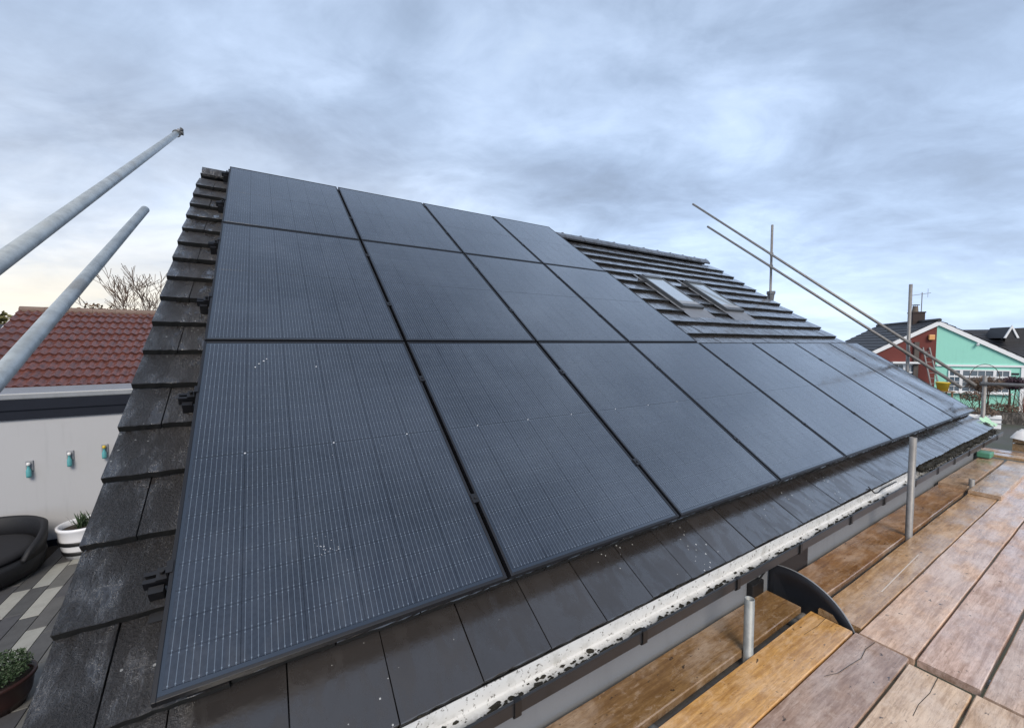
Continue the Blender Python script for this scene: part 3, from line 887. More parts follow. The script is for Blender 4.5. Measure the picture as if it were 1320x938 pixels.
o = b.build('reflector', MAT_DISH, dish, smooth=True)
sm = o.modifiers.new('thickness', 'SOLIDIFY'); sm.thickness = .004
b = MB(); b.path([(DX, y, z) for y, z in arc], [.0042] * m_, 6); b.build('rim', MAT_TRIM, dish)
b = MB(); b.tube((DX + .05, CY, CZ), (DX + .2, -.12, CZ - .05), .02, n=10); b.bbox((DX + .1, -.12, CZ - .2), (DX + .3, -.061, CZ + .1)); b.build('wall_bracket', MAT_DISH, dish)
# black cable box with a lead below the gutter
cbx = thing('cable_box', 'small black cable box on the wall under the gutter', 'cable box', (2.98, -.06, 1.90))
b = MB(); b.bbox((2.92, -.10, 1.86), (3.06, -.0605, 1.95)); b.build('case', MAT_BLACK, cbx, bevel=.006)
b = MB(); b.path([Vector((3.0, -.085, 1.94)), Vector((3.06, -.1, 2.0)), Vector((3.1, -.11, 2.06)), Vector((3.13, -.10, 2.13))], [.006] * 4, 6); b.build('lead', MAT_BLACK, cbx)
# black sheet added on the wall to darken the area beyond the dish
b = MB(); b.bbox((3.21, -.085, 1.5), (3.72, -.0605, 2.10)); tag(b.build('wall_dark_sheet', MAT_BLACK, None, bevel=.004), 'black sheet added on the wall for the dark area behind the dish', 'dark sheet')

# things lying at the far end of the deck
b = MB(); b.bbox((8.85, -.09, DZ + .05), (9.08, -.22, DZ + .12)); tag(b.build('green_packer', simple('green_plastic', (.10, .30, .20), .4), None, bevel=.01), 'small green block by the wall end on the far boards', 'packer')
crt = thing('wooden_crate', 'low wooden crate under the white cloth at the far deck end', 'crate', (10.2, -.55, DZ))
for i, (x0, x1, y0, y1) in enumerate(((9.95, 10.5, -.30, -.275), (9.95, 10.5, -.90, -.875), (9.95, 9.975, -.875, -.30), (10.475, 10.5, -.875, -.30))):
    for j in range(2):
        b = MB(); b.bbox((x0, y0, DZ + .02 + j * .13), (x1, y1, DZ + .135 + j * .13)); o = b.build('plank', MAT_WOOD, crt); o.color = (*WARM, 1)
b = MB(); b.bbox((9.976, -.874, DZ + .0), (10.474, -.301, DZ + .019)); o = b.build('bottom', MAT_WOOD, crt); o.color = (*WARM, 1)
b = MB(); rn = random.Random(4)
nx, ny = 12, 12
for i in range(nx + 1):
    for j in range(ny + 1):
        x = 9.9 + .62 * i / nx; y = -1.0 + .75 * j / ny
        edge = max(abs(i / nx - .5), abs(j / ny - .5)) * 2
        b.v.append((x, y, DZ + .31 + rn.uniform(-.012, .02) - max(0, edge - .8) * .5 + .03 * math.sin(i * .9 + j * .6)))
for i in range(nx):
    for j in range(ny):
        a = i * (ny + 1) + j; b.f.append((a, a + ny + 1, a + ny + 2, a + 1))
tag(b.build('dust_sheet', MAT_CLOTH, None, smooth=True), 'crumpled white cloth thrown over the wooden crate', 'cloth')
tube('scaffold_tube', (9.65, -1.5, DZ + .05), (9.66, .05, DZ + .05), 'dark tube lying across the far end of the deck', MAT_COUPLER)
b = MB(); rn = random.Random(9)
for i in range(9):
    for j in range(7):
        b.v.append((9.36 + .028 * i, -.15 + .022 * j - .004 * i, 2.285 + .018 * math.sin(i * 1.1 + j) + .01 * rn.random() + .016 * j))
for i in range(8):
    for j in range(6): a = i * 7 + j; b.f.append((a, a + 7, a + 8, a + 1))
tag(b.build('plastic_sheet', MAT_GREENSHEET, None, smooth=True), 'scrap of pale green plastic at the far eaves corner', 'plastic sheet')

# ------------------------------------------------------------------ flat-roofed extension on the left
WY = 8.66
ext = thing('garden_room', 'white rendered flat roofed extension with a thick dark fascia', 'extension', (-3.6, 9.3, 0))
b = MB(); b.bbox((-8.5, WY, -.05), (-.62, WY + 1.3, 2.24)); b.build('wall', MAT_WHITE_RENDER, ext)
b = MB(); b.bbox((-8.55, WY - .035, 2.236), (-.58, WY + 1.3, 2.40)); b.build('lower_fascia', MAT_ANTHRA, ext)
b = MB(); b.bbox((-8.56, WY - .06, 2.40), (-.57, WY + 1.32, 2.578)); b.build('upper_fascia', MAT_ANTHRA, ext)
b = MB(); b.bbox((-8.57, WY - .07, 2.578), (-.56, WY + 1.33, 2.685)); b.build('roof_edge_trim', MAT_TRIM, ext, bevel=.02)
b = MB(); b.bbox((-8.5, WY - .015, -.05), (-.62, WY - .001, .09)); b.build('plinth', MAT_ANTHRA, ext)
for i, (x, z0, z1, lab) in enumerate(((-3.19, 1.245, 1.525, 'teal and white bottle shaped wall ornament, furthest from the tiled verge'), (-2.70, 1.355, 1.63, 'teal and white bottle shaped wall ornament, middle of three'), (-2.255, 1.43, 1.685, 'teal and white bottle shaped wall ornament, half hidden by the tiled verge'))):
    t = thing('wall_ornament', lab, 'ornament', (x, WY - .03, z0), 'ornaments hung on the white wall')
    h = z1 - z0
    b = MB(); b.bbox((x - .045, WY - .022, z0 + h * .35), (x + .045, WY - .002, z1)); b.build('back_plate', MAT_TRIM, t, bevel=.008)
    b = MB(); b.lathe((x, WY - .055, z0), [(.0, 0), (.030, .0), (.033, .03), (.033, h * .42), (.018, h * .56), (.016, h * .7), (.020, h * .72)], 14); b.build('bottle', MAT_TEAL, t, smooth=True)
    b = MB(); b.lathe((x, WY - .055, z0 + h * .72), [(.014, 0), (.026, .02), (.02, .05), (.0, .055)], 10); b.build('flower', MAT_CLOTH if i != 2 else MAT_YELLOW, t, smooth=True)

# red tiled roof behind
RX0, RX1 = -5.02, 1.2
redhouse = thing('red_roofed_house', 'house with a red double roll tiled roof behind the white extension', 'house', (-2, 14, 0))
Y0, Z0, Y1, Z1 = 10.3, 2.27, 14.0, 4.38
sl = Vector((0, Y1 - Y0, Z1 - Z0)); SLN = sl.length; sl.normalize(); nr_ = Vector((0, -sl.z, sl.y))
b = MB(); b.bbox((RX0 + .1, Y0 + .3, -.05), (RX1, Y0 + .5, 2.2)); b.extrude([(RX0 + .1, Y0 + .5, -.05), (RX0 + .1, Y0 + .5, 2.2), (RX0 + .1, Y1, Z1 - .15), (RX0 + .1, Y1 + 3.4, 2.2), (RX0 + .1, Y1 + 3.4, -.05)], (.2, 0, 0))
b.build('wall', MAT_WHITE_RENDER, redhouse)
rt = MB()
nrow = 13; gauge = SLN / nrow
roll = .155; seg = 6
ncol = int((RX1 - RX0) / roll)
rn = random.Random(11)
for r_ in range(nrow):
    base = Vector((0, Y0, Z0)) + sl * gauge * r_
    top = base + sl * (gauge + .03)
    jit = rn.uniform(-.004, .004)
    o0 = len(rt.v); cnt = ncol * seg + 1
    for e, (pt, lift) in enumerate(((base, -.03), (base, .040), (top, .0))):
        for c in range(cnt):
            x = RX0 + c * roll / seg
            ph = (c % seg) / seg
            hgt = .032 * max(0, math.cos((ph - .3) * 2 * math.pi)) ** .8 if False else .046 * (.5 + .5 * math.cos(2 * math.pi * ph)) ** 1.2
            tl = (c // (2 * seg))
            jj = ((tl * 7919 + r_ * 104729) % 17 - 8) * .0006
            p = pt + nr_ * (lift + (hgt if e else 0) + jj) + Vector((x, 0, 0)) + sl * (jit + jj)
            rt.v.append(tuple(p))
    for e in range(2):
        for c in range(cnt - 1):
            a = o0 + e * cnt + c; rt.f.append((a, a + 1, a + cnt + 1, a + cnt))
rt.build('roof_tiles', MAT_REDTILE, redhouse, kind='stuff')
b = MB(); b.quad((RX0, Y0, Z0 - .02), (RX1, Y0, Z0 - .02), (RX1, Y1, Z1 - .02), (RX0, Y1, Z1 - .02)); b.quad((RX1, Y1, Z1), (RX0, Y1, Z1), (RX0, Y1 + 3.8, Z0), (RX1, Y1 + 3.8, Z0)); b.build('roof_boarding', MAT_REDTILE, redhouse)
for k in range(14):
    x0 = RX0 - .02 + k * .45
    b = MB(); b.tube((x0, Y1, Z1 + .0), (x0 + .445, Y1, Z1 + random.uniform(-.006, .006)), .105, n=12); b.build('ridge_tile', simple('ridge_grey_red', (.17, .115, .09), .7, .4) if k == 0 else bpy.data.materials['ridge_grey_red'], redhouse)
b = MB(); b.extrude([Vector((RX0 - .03, Y0 - .02, Z0 - .10)), Vector((RX0 - .03, Y1, Z1 - .10)), Vector((RX0 - .03, Y1, Z1 + .035)), Vector((RX0 - .03, Y0 - .02, Z0 + .035))], (.05, 0, 0)); b.build('verge_trim', MAT_UPVC, redhouse)

# dark tiled roof beyond the red one, far left
dh = thing('dark_roofed_house', 'low house with grey tiled roof at far left beyond the white verge', 'house', (-9, 20, 0))
b = MB()
for k in range(12):
    y = 13.6 + k * .38; z = 2.1 + k * .172
    b.quad((-16, y, z + .03), (-5.6, y, z + .03), (-5.6, y + .40, z + .17), (-16, y + .40, z + .17))
    b.quad((-16, y, z - .03), (-5.6, y, z - .03), (-5.6, y, z + .03), (-16, y, z + .03))
b.quad((-5.6, 18.16, 4.16), (-16, 18.16, 4.16), (-16, 22.5, 2.1), (-5.6, 22.5, 2.1))
b.build('roof', MAT_DARKROOF, dh)
b = MB(); b.bbox((-15.8, 14.1, -.05), (-5.8, 22.2, 2.08)); b.build('wall', MAT_WHITE_RENDER, dh)

# ------------------------------------------------------------------ patio
patio = MB(); patio.quad((-9, 1.5, -.022), (-.25, 1.5, -.022), (-.25, WY, -.022), (-9, WY, -.022))
patio = patio.build('patio', MAT_SOIL, None, kind='structure')
rn = random.Random(21)
PLK, PLN = .182, .74
pm = []
for s_ in range(3):
    b = MB(); x, y, t = PLK / 2 - .004, PLN / 2 - .004, .004
    b.add([(-x, -y, -.02), (x, -y, -.02), (x, y, -.02), (-x, y, -.02), (-x, -y, -.003), (x, -y, -.003), (x, y, -.003), (-x, y, -.003), (-x + t, -y + t, 0), (x - t, -y + t, 0), (x - t, y - t, 0), (-x + t, y - t, 0)],
          [(0, 1, 5, 4), (1, 2, 6, 5), (2, 3, 7, 6), (3, 0, 4, 7), (4, 5, 9, 8), (5, 6, 10, 9), (6, 7, 11, 10), (7, 4, 8, 11), (8, 9, 10, 11)])
    pm.append(b.mesh('paving_plank', MAT_PAVING))
light = [(-2.39, 6.42), (-2.21, 5.33), (-2.75, 6.55), (-2.57, 7.3), (-2.93, 6.1), (-2.39, 7.7)]
cnt = 0
for i in range(20):
    x = -5.12 + i * PLK
    off = rn.uniform(0, PLN)
    offs = {15: 6.42, 16: 5.33, 13: 6.55, 14: 7.3}
    if i in offs: off = (offs[i] - PLN / 2) % PLN
    y = 3.0 + off - PLN
    while y < WY - PLN + .4:
        cy = y + PLN / 2
        if cy > WY - PLN / 2 - .02: break
        isl = any(abs(x - a) < .1 and abs(cy - c) < .3 for a, c in light) or rn.random() < .10
        o = obj('paving_plank', rn.choice(pm), patio, Matrix.Translation((x, cy, 0)))
        c = rn.choice(((.36, .355, .32), (.33, .33, .30))) if isl else rn.choice(((.085, .085, .085), (.105, .103, .10), (.13, .128, .12), (.075, .075, .08)))
        o.color = (*c, 1); cnt += 1
        y += PLN
print('planks', cnt)

# daybed
dc = Vector((-3.62, 7.62, 0)); dr = .88
day = thing('rattan_daybed', 'round black rattan daybed with a low curved back by the white wall', 'daybed', dc)
b = MB(); b.lathe(dc, [(0, .03), (dr - .08, .03), (dr - .03, .08), (dr, .26), (dr - .03, .31), (dr - .1, .32), (0, .32)], 40); b.build('base', MAT_WICKER, day, smooth=True)
b = MB(); b.lathe(dc, [(0, .322), (dr - .12, .322), (dr - .09, .36), (dr - .12, .41), (dr - .2, .425), (0, .43)], 40); b.build('seat_cushion', MAT_CUSHION, day, smooth=True)
b = MB(); nn = 36
for k in range(nn + 1):
    a = R(-25) + R(225) * k / nn
    e = min(k, nn - k) / nn
    hh = .34 + .34 * min(1, e * 5) ** .6
    for rr, zz in ((dr - .02, .25), (dr + .015, hh * .6 + .1), (dr + .02, hh - .03), (dr - .02, hh), (dr - .06, hh - .03), (dr - .07, .3)):
        b.v.append((dc.x + rr * math.cos(a), dc.y + rr * math.sin(a), zz))
for k in range(nn):
    for j in range(6):
        j2 = (j + 1) % 6; b.f.append((k * 6 + j, (k + 1) * 6 + j, (k + 1) * 6 + j2, k * 6 + j2))
b.f += [tuple(range(6)), tuple(nn * 6 + j for j in reversed(range(6)))]
b.build('backrest', MAT_WICKER, day, smooth=True)

# striped planter with spiky plant
pc = Vector((-2.36, 7.98, 0))
pl = thing('barrel_planter', 'white barrel planter with black bands and a spiky plant', 'planter', pc)
b = MB(); b.lathe(pc, [(0, 0), (.25, 0), (.30, .16), (.325, .34), (.335, .46), (.35, .48), (.35, .52), (.315, .52), (.31, .42)], 32); b.build('pot', MAT_POT_WHITE, pl, smooth=True)
for z, r_ in ((.10, .283), (.27, .318)):
    b = MB(); b.lathe(pc, [(r_ - .006, z - .034), (r_ + .004, z - .032), (r_ + .018, z + .032), (r_ + .008, z + .034)], 32); b.build('band', MAT_BLACK, pl, smooth=True)
b = MB(); b.lathe(pc, [(.315, .43), (.15, .45), (.0, .46)], 24); b.build('soil', MAT_SOIL, pl)
b = MB(); rn = random.Random(5)
for k in range(70):
    a = rn.uniform(0, 6.28); t = rn.uniform(.15, 1.2); L = rn.uniform(.15, .34)
    p0 = pc + Vector((rn.uniform(-.12, .12), rn.uniform(-.12, .12), .44)); d = Vector((math.cos(a) * t, math.sin(a) * t, 1)).normalized()
    sd2 = d.cross(Vector((0, 0, 1))).normalized() * .012
    mid = p0 + d * L * .6; tip = p0 + d * L + Vector((0, 0, -.05 * t))
    b.add([p0 - sd2, p0 + sd2, mid + sd2 * .8, mid - sd2 * .8, tip], [(0, 1, 2, 3), (3, 2, 4)])
b.build('leaves', MAT_LEAF_G, pl)

# leaf ball helper
def leaf_ball(b, c, rad, n, size, rn, squash=1.0, shell=.45):
    for k in range(n):
        d = Vector((rn.gauss(0, 1), rn.gauss(0, 1), rn.gauss(0, 1))).normalized()
        r_ = (shell + (1 - shell) * rn.random() ** .6)
        p = Vector(c) + Vector((d.x * rad * r_, d.y * rad * r_, d.z * rad * r_ * squash))
        s_ = size * rn.uniform(.6, 1.4)
        t = Vector((rn.gauss(0, 1), rn.gauss(0, 1), rn.gauss(0, 1))).normalized(); u_ = t.orthogonal().normalized()
        b.add([p - t * s_, p + u_ * s_ * .5, p + t * s_, p - u_ * s_ * .5], [(0, 1, 2, 3)])
qc = Vector((-1.98, 4.32, 0))
pp_ = thing('shrub_pot', 'dark red glazed pot with a round green shrub in the bottom corner', 'plant pot', qc)
b = MB(); b.lathe(qc, [(0, 0), (.17, 0), (.21, .10), (.235, .25), (.25, .26), (.25, .29), (.225, .29), (.22, .24)], 30); b.build('pot', MAT_POT_RED, pp_, smooth=True)
b = MB(); b.lathe(qc, [(.226, .245), (0, .25)], 20); b.build('soil', MAT_SOIL, pp_)
b = MB(); leaf_ball(b, qc + Vector((0, 0, .38)), .225, 2600, .012, random.Random(2), .62, .5); b.build('leaves', MAT_LEAF_G, pp_)

# ------------------------------------------------------------------ trees
def bare_tree(name, label, base, height, spread, seed, group, leafmat=None, nleaf=0, leafsize=.05, r0=.12, levels=4, trunk_frac=.3, rmin=.011):
    rn = random.Random(seed); base = Vector(base)
    t = thing(name, label, 'tree', base, group)
    tr = MB(); cr_ = MB(); tips = []
    def grow(p, d, L, r, lv):
        m = tr if lv <= 1 else cr_
        segs = 3 if lv < 3 else 2
        for s_ in range(segs):
            d = (d + Vector((rn.gauss(0, .13), rn.gauss(0, .13), rn.gauss(.02, .08)))).normalized()
            q_ = p + d * L / segs
            m.tube(p, q_, max(r, rmin), max(r * .84, rmin), 6 if lv < 2 else 3, cap=False); p = q_; r *= .84
            if lv >= 1 and lv < levels and rn.random() < .75:
                sd = Vector((rn.gauss(0, 1), rn.gauss(0, 1), rn.gauss(.35, .6))).normalized()
                grow(p, (d * .55 + sd * .75 * spread).normalized(), L * rn.uniform(.45, .72), r * .55, lv + 1)
        if lv < levels:
            for k in range(rn.randint(2, 4)):
                sd = Vector((rn.gauss(0, 1), rn.gauss(0, 1), rn.gauss(.35, .5))).normalized()
                grow(p, (d * .7 + sd * .7 * spread).normalized(), L * rn.uniform(.55, .8), r * .65, lv + 1)
        else: tips.append(p)
    grow(base, Vector((0, 0, 1)), height * trunk_frac, r0, 0)
    tr.build('trunk', MAT_BARK, t); cr_.build('crown', MAT_TWIG, t)
    if leafmat and nleaf and tips:
        lf = MB()
        for k in range(nleaf):
            p = rn.choice(tips) + Vector((rn.gauss(0, .12), rn.gauss(0, .12), rn.gauss(0, .10)))
            u_ = Vector((rn.gauss(0, 1), rn.gauss(0, 1), rn.gauss(0, 1))).normalized(); v_ = u_.orthogonal().normalized(); s_ = leafsize * rn.uniform(.6, 1.3)
            lf.add([p - u_ * s_, p + v_ * s_ * .6, p + u_ * s_, p - v_ * s_ * .6], [(0, 1, 2, 3)])
        lf.build('leaves', leafmat, t)
    return t
GT = 'trees behind the houses'
bare_tree('bare_tree', 'bare brown tree with a few russet leaves behind the red roof', (-5.45, 25.5, 0), 7.8, 1.25, 5, GT, MAT_LEAF_O, 9000, .075, .19, 5)
bare_tree('bare_tree', 'thin leafless tree beside the tiled verge, right of the fuller one', (-3.9, 25.0, 0), 7.6, .5, 12, GT, None, 0, .05, .12, 4, .36)
bare_tree('leafy_tree', 'yellow green leafy tree at the left edge of the view', (-9.6, 24.5, 0), 6.6, .9, 23, GT, MAT_LEAF_Y, 5200, .10, .16)

# ------------------------------------------------------------------ far side: semi-detached bungalow
bv_ = Vector((.815, .577, 0)).normalized(); av_ = Vector((.578, -.816, 0)).normalized()
O = Vector((31.7429, 5.0995, 0))
def G(s_, t, z): return O + av_ * s_ + bv_ * t + Vector((0, 0, z))
GM = Matrix(((av_.x, bv_.x, 0, O.x), (av_.y, bv_.y, 0, O.y), (0, 0, 1, 0), (0, 0, 0, 1)))
bung = thing('semi_detached_bungalow', 'pair of bungalows under one gable, left half dark red and right half mint green', 'house', G(0, 4, 0))
kR = (4.70 - 2.66) / 3.4
def ztop(s_): return 4.70 - abs(s_) * kR
SL, SR = -4.6, 5.2
def wallpoly(s0, s1, z0, f): return [G(s0, 0, z0), G(s1, 0, z0), G(s1, 0, ztop(s1) - f), G(s0, 0, ztop(s0) - f)]
b = MB(); b.extrude(wallpoly(SL, -.03, -.05, .02), bv_ * .2); b.build('red_wall', MAT_REDBRICK, bung)
b = MB(); b.extrude(wallpoly(-.03, 3.42, -.05, .02), bv_ * .2); b.build('mint_wall', MAT_MINT, bung)
b = MB(); b.extrude(wallpoly(3.42, SR, -.05, .02), bv_ * .25); b.build('side_wall', MAT_REDBRICK, bung)
b = MB(); b.bbox((SL, .25, -.05), (SL + .2, 7.6, 2.0), GM); b.bbox((SR - .2, .25, -.05), (SR, 7.6, 1.6), GM); b.build('flank_wall', MAT_REDBRICK, bung)
for sgn, s1 in ((-1, SL - .25), (1, SR + .25)):
    b = MB()
    b.extrude([G(0, -.10, ztop(0) + .06), G(s1, -.10, ztop(s1) + .06), G(s1, -.10, ztop(s1) - .16), G(0, -.10, ztop(0) - .19)], bv_ * .04)
    b.build('bargeboard', MAT_UPVC, bung)
    # tile courses as stepped sheets
    b = MB(); nC = 16
    for k in range(nC):
        sa = s1 + (0 - s1) * k / nC; sb = s1 + (0 - s1) * (k + 1.06) / nC
        za, zb = ztop(sa) + .12, ztop(sb) + .075
        b.add([G(sa, -.13, za), G(sa, 7.5, za), G(sb, 7.5, zb), G(sb, -.13, zb), G(sa, -.13, za - .05), G(sa, 7.5, za - .05)], [(0, 1, 2, 3), (4, 5, 1, 0)])
    b.build('roof_slope', MAT_DARKROOF, bung)
b = MB(); b.tube(G(0, -.14, ztop(0) + .10), G(0, 7.5, ztop(0) + .10), .09, n=8); b.build('ridge', MAT_DARKROOF, bung)
ch = MB(); ch.bbox((-.30, 1.9, 4.5), (.24, 2.5, 5.32), GM); ch.bbox((-.33, 1.87, 5.32), (.27, 2.53, 5.40), GM)
chim = ch.build('chimney', simple('sooty_brick', (.05, .035, .03), .85, .5, 12), bung)
b = MB(); b.lathe(G(-.10, 2.2, 5.40), [(.15, 0), (.12, .30), (.13, .33), (.11, .34)], 14); b.build('chimney_pot', simple('buff_clay', (.16, .13, .10), .8), chim)
b = MB(); b.lathe(G(-.10, 2.2, 5.80), [(.0, .03), (.2, 0), (.2, .025), (.0, .05)], 14)
for a in range(3): b.tube(G(-.10 + .1 * math.cos(a * 2.1), 2.2 + .1 * math.sin(a * 2.1), 5.72), G(-.10 + .1 * math.cos(a * 2.1), 2.2 + .1 * math.sin(a * 2.1), 5.82), .012, n=5)
b.build('cowl', MAT_BLACK, chim)
ae = MB(); ae.tube(G(.16, 2.15, 5.2), G(.16, 2.15, 6.55), .022, n=6); ae.tube(G(-.35, 2.15, 6.38), G(.55, 2.15, 6.50), .014, n=5)
for k in range(7): c = G(-.3 + k * .13, 2.15, 6.39 + k * .0175); ae.tube(c - bv_ * .17 - Vector((0, 0, .02)), c + bv_ * .17, .009, n=4)
ae.tube(G(.42, 2.15, 6.25), G(.42, 2.15, 6.75), .010, n=4)
tag(ae.build('television_aerial', MAT_GALV_DULL), 'television aerial on a pole beside the chimney', 'aerial')
# trims and openings on the gable
b = MB(); b.bbox((.0, -.07, 2.28), (3.42, -.001, 2.38), GM); b.build('white_band', MAT_UPVC, bung)
b = MB(); b.bbox((3.30, -.05, -.05), (3.44, -.002, 2.28), GM); b.build('corner_post', MAT_UPVC, bung)
def window(s0, s1, z0, z1, mull, trans, name='window'):
    wf = MB(); f_ = .06
    wf.bbox((s0, -.06, z0), (s0 + f_, -.003, z1), GM); wf.bbox((s1 - f_, -.06, z0), (s1, -.003, z1), GM)
    wf.bbox((s0 + f_, -.06, z0), (s1 - f_, -.003, z0 + f_), GM); wf.bbox((s0 + f_, -.06, z1 - f_), (s1 - f_, -.003, z1), GM)
    cuts = [s0 + f_] + list(mull) + [s1 - f_]
    for m_ in mull: wf.bbox((m_ - .06, -.058, z0 + f_), (m_ + .06, -.003, z1 - f_), GM)
    for a, c in zip(cuts, cuts[1:]): wf.bbox((a + (.06 if a in mull else 0), -.056, trans - .04), (c - (.06 if c in mull else 0), -.003, trans + .04), GM)
    wo = wf.build(name, MAT_UPVC, bung)
    for a, c in zip(cuts, cuts[1:]):
        for (za, zb) in ((z0 + f_, trans - .04), (trans + .04, z1 - f_)):
            a_ = a + (.06 if a in mull else 0); c_ = c - (.06 if c in mull else 0)
            p = MB(); p.bbox((a_, -.03, za), (c_, -.004, zb), GM); p.build('pane', MAT_GLASS, wo)
            gl = MB(); n_ = max(2, round((c_ - a_) / .28)); 
            for k in range(1, n_): gl.bbox((a_ + (c_ - a_) * k / n_ - .011, -.042, za), (a_ + (c_ - a_) * k / n_ + .011, -.031, zb), GM)
            if zb - za > .4:
                for k in range(1, 3): gl.bbox((a_, -.045, za + (zb - za) * k / 3 - .011), (c_, -.0425, za + (zb - za) * k / 3 + .011), GM)
            gl.build('glazing_bar', MAT_UPVC, wo)
    s_ = MB(); s_.bbox((s0 - .08, -.16, z0 - .07), (s1 + .08, -.061, z0 - .005), GM); s_.build('sill', MAT_UPVC, wo)
window(.50, 2.92, .90, 2.12, (1.02, 2.32), 1.74)
b = MB(); b.bbox((-1.95, -.3, 2.40), (-.75, -.002, 2.50), GM); b.build('porch_canopy', MAT_UPVC, bung)
window(-1.85, -.85, 1.0, 2.38, (-1.35,), 1.9)
for z in (1.93, 1.47):
    b = MB(); b.bbox((2.97, -.03, z - .05), (3.24, -.002, z + .05), GM); b.build('air_vent', MAT_BLACK, bung)
lm = MB(); lm.bbox((-.40, -.16, 3.72), (-.16, -.03, 4.0), GM)
tag(lm.build('wall_lantern', MAT_LAMP, None, bevel=.02), 'small amber box lantern high on the dark red wall', 'lantern')
cm = MB(); cm.tube(G(1.55, -.18, 3.44), G(1.62, -.02, 3.50), .06, n=10); tag(cm.build('security_light', MAT_UPVC, None), 'small white security light under the mint wall bargeboard', 'security light')
ld_ = thing('ladder', 'grey ladder leaning on the dark red wall', 'ladder', G(-.3, -.6, 0))
for o_ in (-.17, .17):
    b = MB(); b.tube(G(-.22 + o_, -1.1, 0), G(-.47 + o_ * .8, -.06, 3.3), .035, n=8); b.build('stile', MAT_GALV_DULL, ld_)
for k in range(11):
    t = (k + .7) / 11.5; c0 = G(-.22, -1.1, 0).lerp(G(-.47, -.06, 3.3), t); b = MB(); b.tube(c0 - av_ * .16, c0 + av_ * .16, .018, n=6); b.build('rung', MAT_GALV_DULL, ld_)
dp = MB(); dp.bbox((-.98, -.12, -.05), (-.78, -.004, 3.6), GM); tag(dp.build('drainpipe_box', simple('grey_brown_timber', (.10, .085, .075), .8), None), 'grey brown boxed post standing against the dark red wall', 'post')
yt = MB(); yt.lathe(G(-.75, -2.4, 1.15), [(0, 0), (.19, 0), (.25, .36), (.28, .38), (.28, .42), (.23, .42), (.17, .05)], 20)
yb = thing('yellow_tub', 'yellow tub standing on a wooden stand before the dark red wall', 'tub', G(-.75, -2.4, 0))
yt.build('bucket', MAT_YELLOW, yb, smooth=True)
b = MB()
for sx in (-.25, .25):
    for sy in (-.25, .25): b.bbox((-.75 + sx - .03, -2.4 + sy - .03, -.05), (-.75 + sx + .03, -2.4 + sy + .03, 1.10), GM)
b.bbox((-1.08, -2.73, 1.10), (-.42, -2.07, 1.149), GM); o = b.build('stand', MAT_WOOD, yb); o.color = (*BROWN, 1)

# clipped shrubs in front of the mint wall
def twig_ball(name, label, s_, t, zc, rad, mat, seed, sq=.75, leafmat=None):
    rn = random.Random(seed)
    base = G(s_, t, 0); c = G(s_, t, zc)
    th_ = thing(name, label, 'shrub', base, 'clipped shrubs by the mint wall')
    b = MB()
    for k in range(5):
        a = rn.uniform(0, 6.28); p1 = base + Vector((math.cos(a) * .12, math.sin(a) * .12, 0)); p2 = c + Vector((math.cos(a) * rad * .3, math.sin(a) * rad * .3, -rad * sq * .5))
        b.path([p1, p1.lerp(p2, .5) + Vector((rn.uniform(-.08, .08), rn.uniform(-.08, .08), 0)), p2], [.028, .022, .016], 5)
    b.build('stem', MAT_BARK, th_)
    b = MB()
    for k in range(420):
        d = Vector((rn.gauss(0, 1), rn.gauss(0, 1), rn.gauss(0, 1))).normalized()
        p1 = c + Vector((d.x, d.y, d.z * sq)) * rad * rn.uniform(.2, .5); p2 = c + Vector((d.x + rn.gauss(0, .15), d.y + rn.gauss(0, .15), (d.z + rn.gauss(0, .15)) * sq)) * rad * rn.uniform(.85, 1.12)
        b.tube(p1, p2, .010, .005, 3, cap=False)
    leaf_ball(b, c, rad, 1500, .035, rn, sq, .4)
    b.build('crown', mat, th_)
twig_ball('clipped_shrub', 'wide brown clipped shrub in front of the mint house window', .72, -2.5, 1.52, .66, MAT_TWIG, 3, .62)
twig_ball('clipped_shrub', 'plum coloured clipped shrub at the corner of the mint wall', 1.72, -2.5, 1.62, .42, MAT_PLUMTWIG, 4, .8)
# loose climbing stems and hoop
hp = MB(); pts = [G(.85 + .55 * math.cos(R(a)), -2.2, 1.75 + .75 * math.sin(R(a))) for a in range(0, 190, 15)]
hp.path(pts, [.014] * len(pts), 5); tag(hp.build('plant_hoop', MAT_BARK), 'thin arched hoop above the wide brown shrub', 'plant support')
tw = MB(); rn = random.Random(8)
for k in range(90):
    s0 = rn.uniform(-.3, 2.6); p = G(s0, -2.7 + rn.uniform(-.4, .4), 0); d = (av_ * rn.gauss(0, .5) + bv_ * rn.gauss(0, .3) + Vector((0, 0, 1))).normalized()
    q_ = p + d * rn.uniform(.5, 1.3); r_ = q_ + (d + Vector((0, 0, -.5)) + av_ * rn.gauss(0, .4)).normalized() * rn.uniform(.15, .4)
    tw.path([p, q_, r_], [.012, .009, .004], 4)
leaf_ball(tw, G(.1, -2.9, .95), .42, 350, .05, rn, .6); leaf_ball(tw, G(1.0, -3.2, .4), .6, 600, .05, rn, .5)
tag(tw.build('straggly_bush', MAT_TWIG), 'straggly brown bush of bare stems below the window', 'bush')
